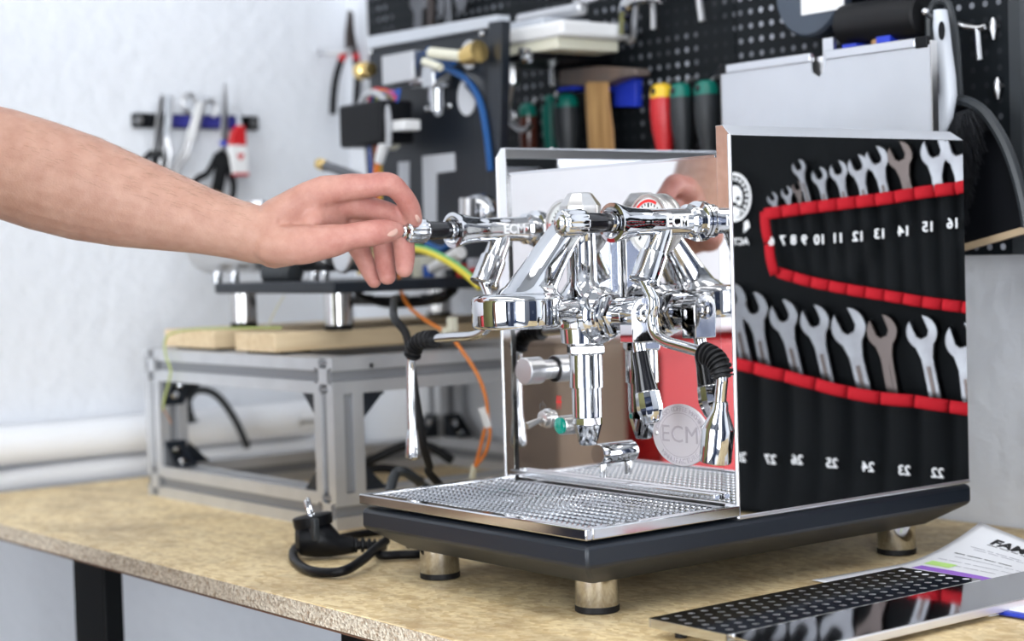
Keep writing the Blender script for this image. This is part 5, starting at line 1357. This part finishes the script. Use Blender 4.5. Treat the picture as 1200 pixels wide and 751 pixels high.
# ------------------------------------------------------------------ person reaching in from the left
pn = thing('person', 'person in an olive T-shirt reaching in from the left to the valve knob', 'person', (-.52, -.52, FZ))
def H(px, py, d): return P(px, py, d=d)
def skin_mat():
    mt = mat('skin', (.66, .40, .29), .48, sss=.12, spec=.35)
    N, L, b = nodes_of(mt)
    ge = N.new('ShaderNodeNewGeometry')
    dot = N.new('ShaderNodeVectorMath'); dot.operation = 'DOT_PRODUCT'; dot.inputs[1].default_value = tuple(CR)
    L.new(ge.outputs['Position'], dot.inputs[0])
    w0, w1 = H(290, 275, 1.62).dot(CR), H(440, 275, 1.62).dot(CR)
    mr = N.new('ShaderNodeMapRange'); mr.inputs['From Min'].default_value = w0; mr.inputs['From Max'].default_value = w1
    L.new(dot.outputs['Value'], mr.inputs[0])
    nz = N.new('ShaderNodeTexNoise'); nz.inputs['Scale'].default_value = 55; nz.inputs['Detail'].default_value = 6; nz.inputs['Roughness'].default_value = .6
    L.new(ge.outputs['Position'], nz.inputs['Vector'])
    r1 = N.new('ShaderNodeValToRGB'); r1.color_ramp.elements[0].color = (.42, .225, .165, 1); r1.color_ramp.elements[1].color = (.52, .31, .235, 1)
    r1.color_ramp.elements[0].position = .3; r1.color_ramp.elements[1].position = .72
    r2 = N.new('ShaderNodeValToRGB'); r2.color_ramp.elements[0].color = (.39, .145, .12, 1); r2.color_ramp.elements[1].color = (.52, .255, .21, 1)
    r2.color_ramp.elements[0].position = .3; r2.color_ramp.elements[1].position = .72
    L.new(nz.outputs['Fac'], r1.inputs[0]); L.new(nz.outputs['Fac'], r2.inputs[0])
    mx = N.new('ShaderNodeMixRGB'); L.new(mr.outputs[0], mx.inputs[0]); L.new(r1.outputs[0], mx.inputs[1]); L.new(r2.outputs[0], mx.inputs[2])
    L.new(mx.outputs[0], b.inputs['Base Color'])
    vo = N.new('ShaderNodeTexVoronoi'); vo.inputs['Scale'].default_value = 620
    L.new(ge.outputs['Position'], vo.inputs['Vector'])
    n3 = N.new('ShaderNodeTexNoise'); n3.inputs['Scale'].default_value = 130; n3.inputs['Detail'].default_value = 6
    L.new(ge.outputs['Position'], n3.inputs['Vector'])
    ad = N.new('ShaderNodeMath'); ad.operation = 'MULTIPLY_ADD'; ad.inputs[1].default_value = .35
    L.new(vo.outputs['Distance'], ad.inputs[0]); L.new(n3.outputs['Fac'], ad.inputs[2])
    bp = N.new('ShaderNodeBump'); bp.inputs['Strength'].default_value = .32; bp.inputs['Distance'].default_value = .0012
    L.new(ad.outputs[0], bp.inputs['Height']); L.new(bp.outputs[0], b.inputs['Normal'])
    return mt
skin = skin_mat()
def limb(mb, pts, n=16, sub=6, ends=True):
    """tapered limb through (point, radius) stations"""
    ps = [V(p) for p, r in pts]; rs = [r for p, r in pts]
    m_ = (len(pts) - 1)
    def rad(t):
        s = t * m_; i = min(int(s), m_ - 1); f = s - i; f = f * f * (3 - 2 * f)
        return rs[i] + (rs[i + 1] - rs[i]) * f
    mb.tube(ps, rad, n, sub)
    if ends:
        mb.sph(ps[0], rs[0], n=n); mb.sph(ps[-1], rs[-1], n=n)
def ell(c, a, b_, A, B, n=24): return [V(c) + V(A) * (a * math.cos(2 * math.pi * k / n)) + V(B) * (b_ * math.sin(2 * math.pi * k / n)) for k in range(n)]
mb = MB()
# forearm: stations (centre px, half height px, depth, half depth m)
K = 1.62 / FPX
SH = V((-.62, -.50, .60))
EL = H(-70, 172, 1.62)
fa = [(-70, 172, 56, .043), (-30, 181, 64, .045), (0, 190, 66.5, .046), (50, 206, 67, .045), (100, 221, 64.5, .042), (150, 236, 57, .038), (200, 249, 48, .034), (240, 259.5, 40.5, .031), (275, 268.5, 36.5, .029), (303, 275.5, 35.5, .0285), (325, 276, 37, .0285)]
axd = (H(303, 275, 1.62) - H(0, 190, 1.62)).normalized()
upd = CF.cross(axd).normalized(); upd = upd if upd.z > 0 else -upd
rings = [ell(H(px, py, 1.62), hh * K * .965, hd, upd, CF) for px, py, hh, hd in fa]
mb.loft(rings)
# palm: flattened, tilted section; major axis runs down and away from the camera
mj = (-CU * .80 + CF * .60).normalized(); mn = (CU * .60 + CF * .80).normalized()
pm_ = [(310, 274, 1.622, .030, .025), (332, 267, 1.624, .035, .022), (355, 259, 1.627, .039, .0195), (378, 251, 1.630, .040, .0172), (396, 247, 1.632, .038, .0145), (408, 247, 1.634, .033, .0105)]
mb.loft([ell(H(px, py, d), a, b_, mj, mn) for px, py, d, a, b_ in pm_])
# fingers: knuckle, middle joint, end joint, tip
F = {
    'index': [((375, 228, 1.614), .0125), ((404, 220, 1.612), .0126), ((430, 218, 1.614), .0114), ((455, 215.5, 1.618), .0108), ((470, 227, 1.624), .0095), ((480, 242, 1.631), .0094), ((485.5, 257.5, 1.637), .0078)],
    'middle': [((378, 246, 1.630), .0120), ((408, 240, 1.628), .0122), ((436, 245, 1.634), .0110), ((462, 255, 1.642), .0112), ((471, 275, 1.646), .0102), ((474, 296, 1.646), .0100), ((474, 315, 1.642), .0084)],
    'ring': [((378, 262, 1.646), .0112), ((405, 259, 1.645), .0114), ((430, 263, 1.651), .0104), ((447, 273, 1.660), .0108), ((450, 293, 1.664), .0100), ((452, 310, 1.663), .0097), ((454, 324, 1.659), .0082)],
    'little': [((376, 276, 1.660), .0098), ((398, 276, 1.660), .0102), ((410, 281, 1.669), .0094), ((420, 291, 1.676), .0098), ((427, 305, 1.679), .0090), ((433, 317, 1.678), .0087), ((438.5, 329, 1.675), .0072)],
    'thumb': [((318, 286, 1.606), .0185), ((352, 287, 1.597), .0180), ((386, 282.5, 1.592), .0152), ((412, 277.0, 1.593), .0120), ((437, 273, 1.597), .0120), ((452, 271, 1.602), .0112), ((463.5, 270, 1.607), .0082)],
}
for k, st_ in F.items(): limb(mb, [(H(*p), r) for p, r in st_], 16, 5)
# web between thumb and index, heel of the hand, wrist bone
limb(mb, [(H(366, 258, 1.615), .0140), (H(392, 257, 1.632), .0095)], 14, 3)
limb(mb, [(H(322, 289, 1.618), .0200), (H(350, 286, 1.612), .0185)], 14, 3)
limb(mb, [(H(318, 285, 1.632), .0215), (H(352, 283, 1.646), .0165)], 14, 3)
# tendons and veins of the back of the hand
limb(mb, [(H(345, 236, 1.612), .0060), (H(372, 225, 1.608), .0062), (H(402, 218, 1.607), .0075)], 10, 4)
# upper arm, shoulder
limb(mb, [(EL, .044), (EL.lerp(SH, .3), .046), (EL.lerp(SH, .65), .053), (SH, .058)], 20, 5)
# torso, neck, head, other arm, legs
TC = V((-.445, -.54, .045))
fwd = V((.25, .97, 0)).normalized(); rgt = V((.97, -.25, 0)).normalized()
def T(r, f, z): return TC + rgt * r + fwd * f + V((0, 0, z))
mb.loft([ell(T(0, 0, z), a, b_, rgt, fwd, 28) for z, a, b_ in ((.02, .155, .105), (.10, .165, .11), (.22, .150, .105), (.36, .165, .115), (.48, .175, .115), (.56, .15, .09), (.60, .09, .065))])
limb(mb, [(T(0, -.01, .56), .062), (T(0, .015, .70), .056)], 18, 4)
mb.sph(T(0, .03, .80), .1, (.78, .95, 1.18), 24)
mb.sph(T(0, .075, .745), .055, (.85, .8, .9), 16)
limb(mb, [(T(0, .118, .80), .009), (T(0, .142, .768), .013)], 10, 3)
for s in (-1, 1):
    mb.sph(T(s * .079, .015, .79), .022, (.35, .8, 1.3), 12)
    limb(mb, [(T(s * .02, .120, .737), .006), (T(0, .126, .738), .0065)], 8, 3)
    limb(mb, [(T(s * .09, 0, .06), .085), (T(s * .095, .01, -.35), .055), (T(s * .10, -.01, -.48), .052), (T(s * .10, -.01, -.83), .036)], 18, 4)
    limb(mb, [(T(s * .10, -.03, -.85), .036), (T(s * .105, .13, -.866), .026)], 12, 3)
S2 = T(.20, 0, .53)
limb(mb, [(T(.12, 0, .535), .06), (S2, .058), (T(.245, -.02, .25), .042), (T(.25, .06, .02), .029)], 18, 4)
limb(mb, [(T(-.12, 0, .535), .06), (SH, .058)], 18, 4)
mb.sph(T(.25, .075, -.05), .04, (.55, .8, 1.25), 14)
for q in range(4): limb(mb, [(T(.25, .045 + q * .018, -.085), .009), (T(.244, .055 + q * .018, -.15 - .008 * (q in (1, 2))), .0075)], 10, 3)
limb(mb, [(T(.24, .10, -.03), .011), (T(.225, .125, -.09), .009)], 10, 3)
def remeshed(mb, vox, name, mat_, parent, smooth_it=4, fac=.5, **k):
    bm = mb.bm; bmesh.ops.recalc_face_normals(bm, faces=bm.faces)
    org = V(parent['_o']); bmesh.ops.translate(bm, verts=bm.verts, vec=-org)
    me = bpy.data.meshes.new('tmp'); bm.to_mesh(me); bm.free()
    o = bpy.data.objects.new('tmp', me); COL.objects.link(o)
    md = o.modifiers.new('r', 'REMESH'); md.mode = 'VOXEL'; md.voxel_size = vox; md.use_smooth_shade = True
    if smooth_it:
        sm = o.modifiers.new('s', 'SMOOTH'); sm.factor = fac; sm.iterations = smooth_it
    bpy.context.view_layer.update()
    me2 = bpy.data.meshes.new_from_object(o.evaluated_get(bpy.context.evaluated_depsgraph_get()))
    bpy.data.objects.remove(o); bpy.data.meshes.remove(me)
    me2.name = name
    me2.polygons.foreach_set('use_smooth', [True] * len(me2.polygons))
    me2.materials.clear(); me2.materials.append(mat_)
    o = bpy.data.objects.new(name, me2); COL.objects.link(o); o.parent = parent; o['_o'] = parent['_o']
    return tagp(o, **k)
bodyo = remeshed(mb, .0019, 'body', skin, pn, 5, .55)
# nails
nail_m = mat('finger_nail', (.56, .34, .28), .28, spec=.5)
def nail(c, axis, nrm, L, W, T_=.0012):
    a = V(axis).normalized(); n_ = V(nrm); n_ = (n_ - a * n_.dot(a)).normalized(); s_ = a.cross(n_)
    R = Matrix((s_, a, n_)).transposed()
    MB().sph(c, 1, (W, L, T_), 16, R).build('nail', nail_m, pn, smooth=180)
ta = H(463.5, 270, 1.607) - H(440, 273, 1.597)
nail(H(457.5, 270.5, 1.5950), ta, -CF + CU * .25, .0072, .0058, .0022)
nail(H(489.5, 254, 1.631), H(487, 262, 1.637) - H(480, 242, 1.631), CR * .8 + CU * .5 - CF * .5, .0058, .0050, .0016)
# fine dark hairs on the forearm
hair_m = mat('arm_hair', (.24, .15, .09), .5)
mb = MB(); hr = random.Random(11)
for k in range(420):
    t = hr.random() ** .8
    px = 20 + t * 265
    j = max(i for i in range(len(fa) - 1) if fa[i][0] <= px)
    f_ = (px - fa[j][0]) / (fa[j + 1][0] - fa[j][0])
    cy, hh, hd = [fa[j][q] * (1 - f_) + fa[j + 1][q] * f_ for q in (1, 2, 3)]
    an = math.radians(hr.uniform(5, 185))
    nr = upd * math.cos(an - math.pi / 2 + .9) - CF * math.sin(an - math.pi / 2 + .9) if False else upd * math.sin(an) - CF * math.cos(an) * .6
    c = H(px, cy, 1.62) + upd * (hh * K * .955 * math.sin(an)) - CF * (hd * math.cos(an))
    ln = hr.uniform(.006, .012)
    d1 = (axd * hr.uniform(.7, 1.1) + nr.normalized() * hr.uniform(.12, .45) - V((0, 0, hr.uniform(.0, .35)))).normalized()
    mb.tube([c, c + d1 * ln * .5, c + (d1 + axd * .4 - nr * .25).normalized() * ln], .00007, 3, 0, caps=False)
mb.build('arm_hair', hair_m, pn, kind='stuff')
# clothes and head
shirt_m = mat('olive_cotton', (.33, .32, .13), .85, bump=(90, .3, .003))
jean_m = mat('dark_jeans', (.03, .04, .075), .85, bump=(200, .3, .001))
mb = MB()
mb.loft([ell(T(0, 0, z), a, b_, rgt, fwd, 28) for z, a, b_ in ((-.02, .178, .128), (.10, .178, .124), (.22, .168, .12), (.36, .182, .13), (.48, .190, .13), (.56, .165, .108), (.598, .11, .08), (.603, .07, .06))])
limb(mb, [(T(-.12, 0, .535), .072), (SH, .070), (SH.lerp(EL, .5), .066)], 18, 4, False)
limb(mb, [(T(.12, 0, .535), .072), (S2, .070), (T(.232, -.012, .36), .062)], 18, 4, False)
remeshed(mb, .006, 'shirt', shirt_m, pn, 3)
mb = MB()
mb.loft([ell(T(0, 0, z), a, b_, rgt, fwd, 28) for z, a, b_ in ((-.06, .172, .125), (.03, .166, .118))])
for s in (-1, 1): limb(mb, [(T(s * .09, 0, .0), .10), (T(s * .095, .01, -.35), .070), (T(s * .10, -.01, -.48), .066), (T(s * .10, -.01, -.845), .058)], 18, 4, False)
remeshed(mb, .007, 'trousers', jean_m, pn, 3)
for s in (-1, 1):
    mb = MB(); limb(mb, [(T(s * .10, -.045, -.851), .044), (T(s * .102, .06, -.857), .038), (T(s * .106, .15, -.863), .032)], 14, 4)
    remeshed(mb, .006, 'shoe', black_pl, pn, 2)
mb = MB(); mb.sph(T(0, .012, .818), .1, (.84, .98, 1.12), 20); mb.sph(T(0, -.02, .78), .09, (.84, .8, 1.0), 16)
hb = mb.bm
bmesh.ops.delete(hb, geom=[v for v in hb.verts if (v.co - TC).dot(fwd) > .075 and v.co.z < .865], context='VERTS')
hb_o = mb.build('hair', mat('brown_hair', (.06, .035, .02), .6, bump=(150, .5, .003)), pn, smooth=180, solid=.006)
for s in (-1, 1):
    e_ = MB().sph(T(s * .033, .112, .80), .0115, n=14).build('eye', white_pl, pn)
    MB().sph(T(s * .033, .1215, .80), .0045, n=10).build('pupil', ink, e_)
    MB().tube([T(s * .050, .112, .822), T(s * .033, .122, .826), T(s * .016, .121, .822)], .0035, 8).build('eyebrow', hair_m, pn)
for o_ in list(bpy.data.objects):
    if '_o' in o_: del o_['_o']
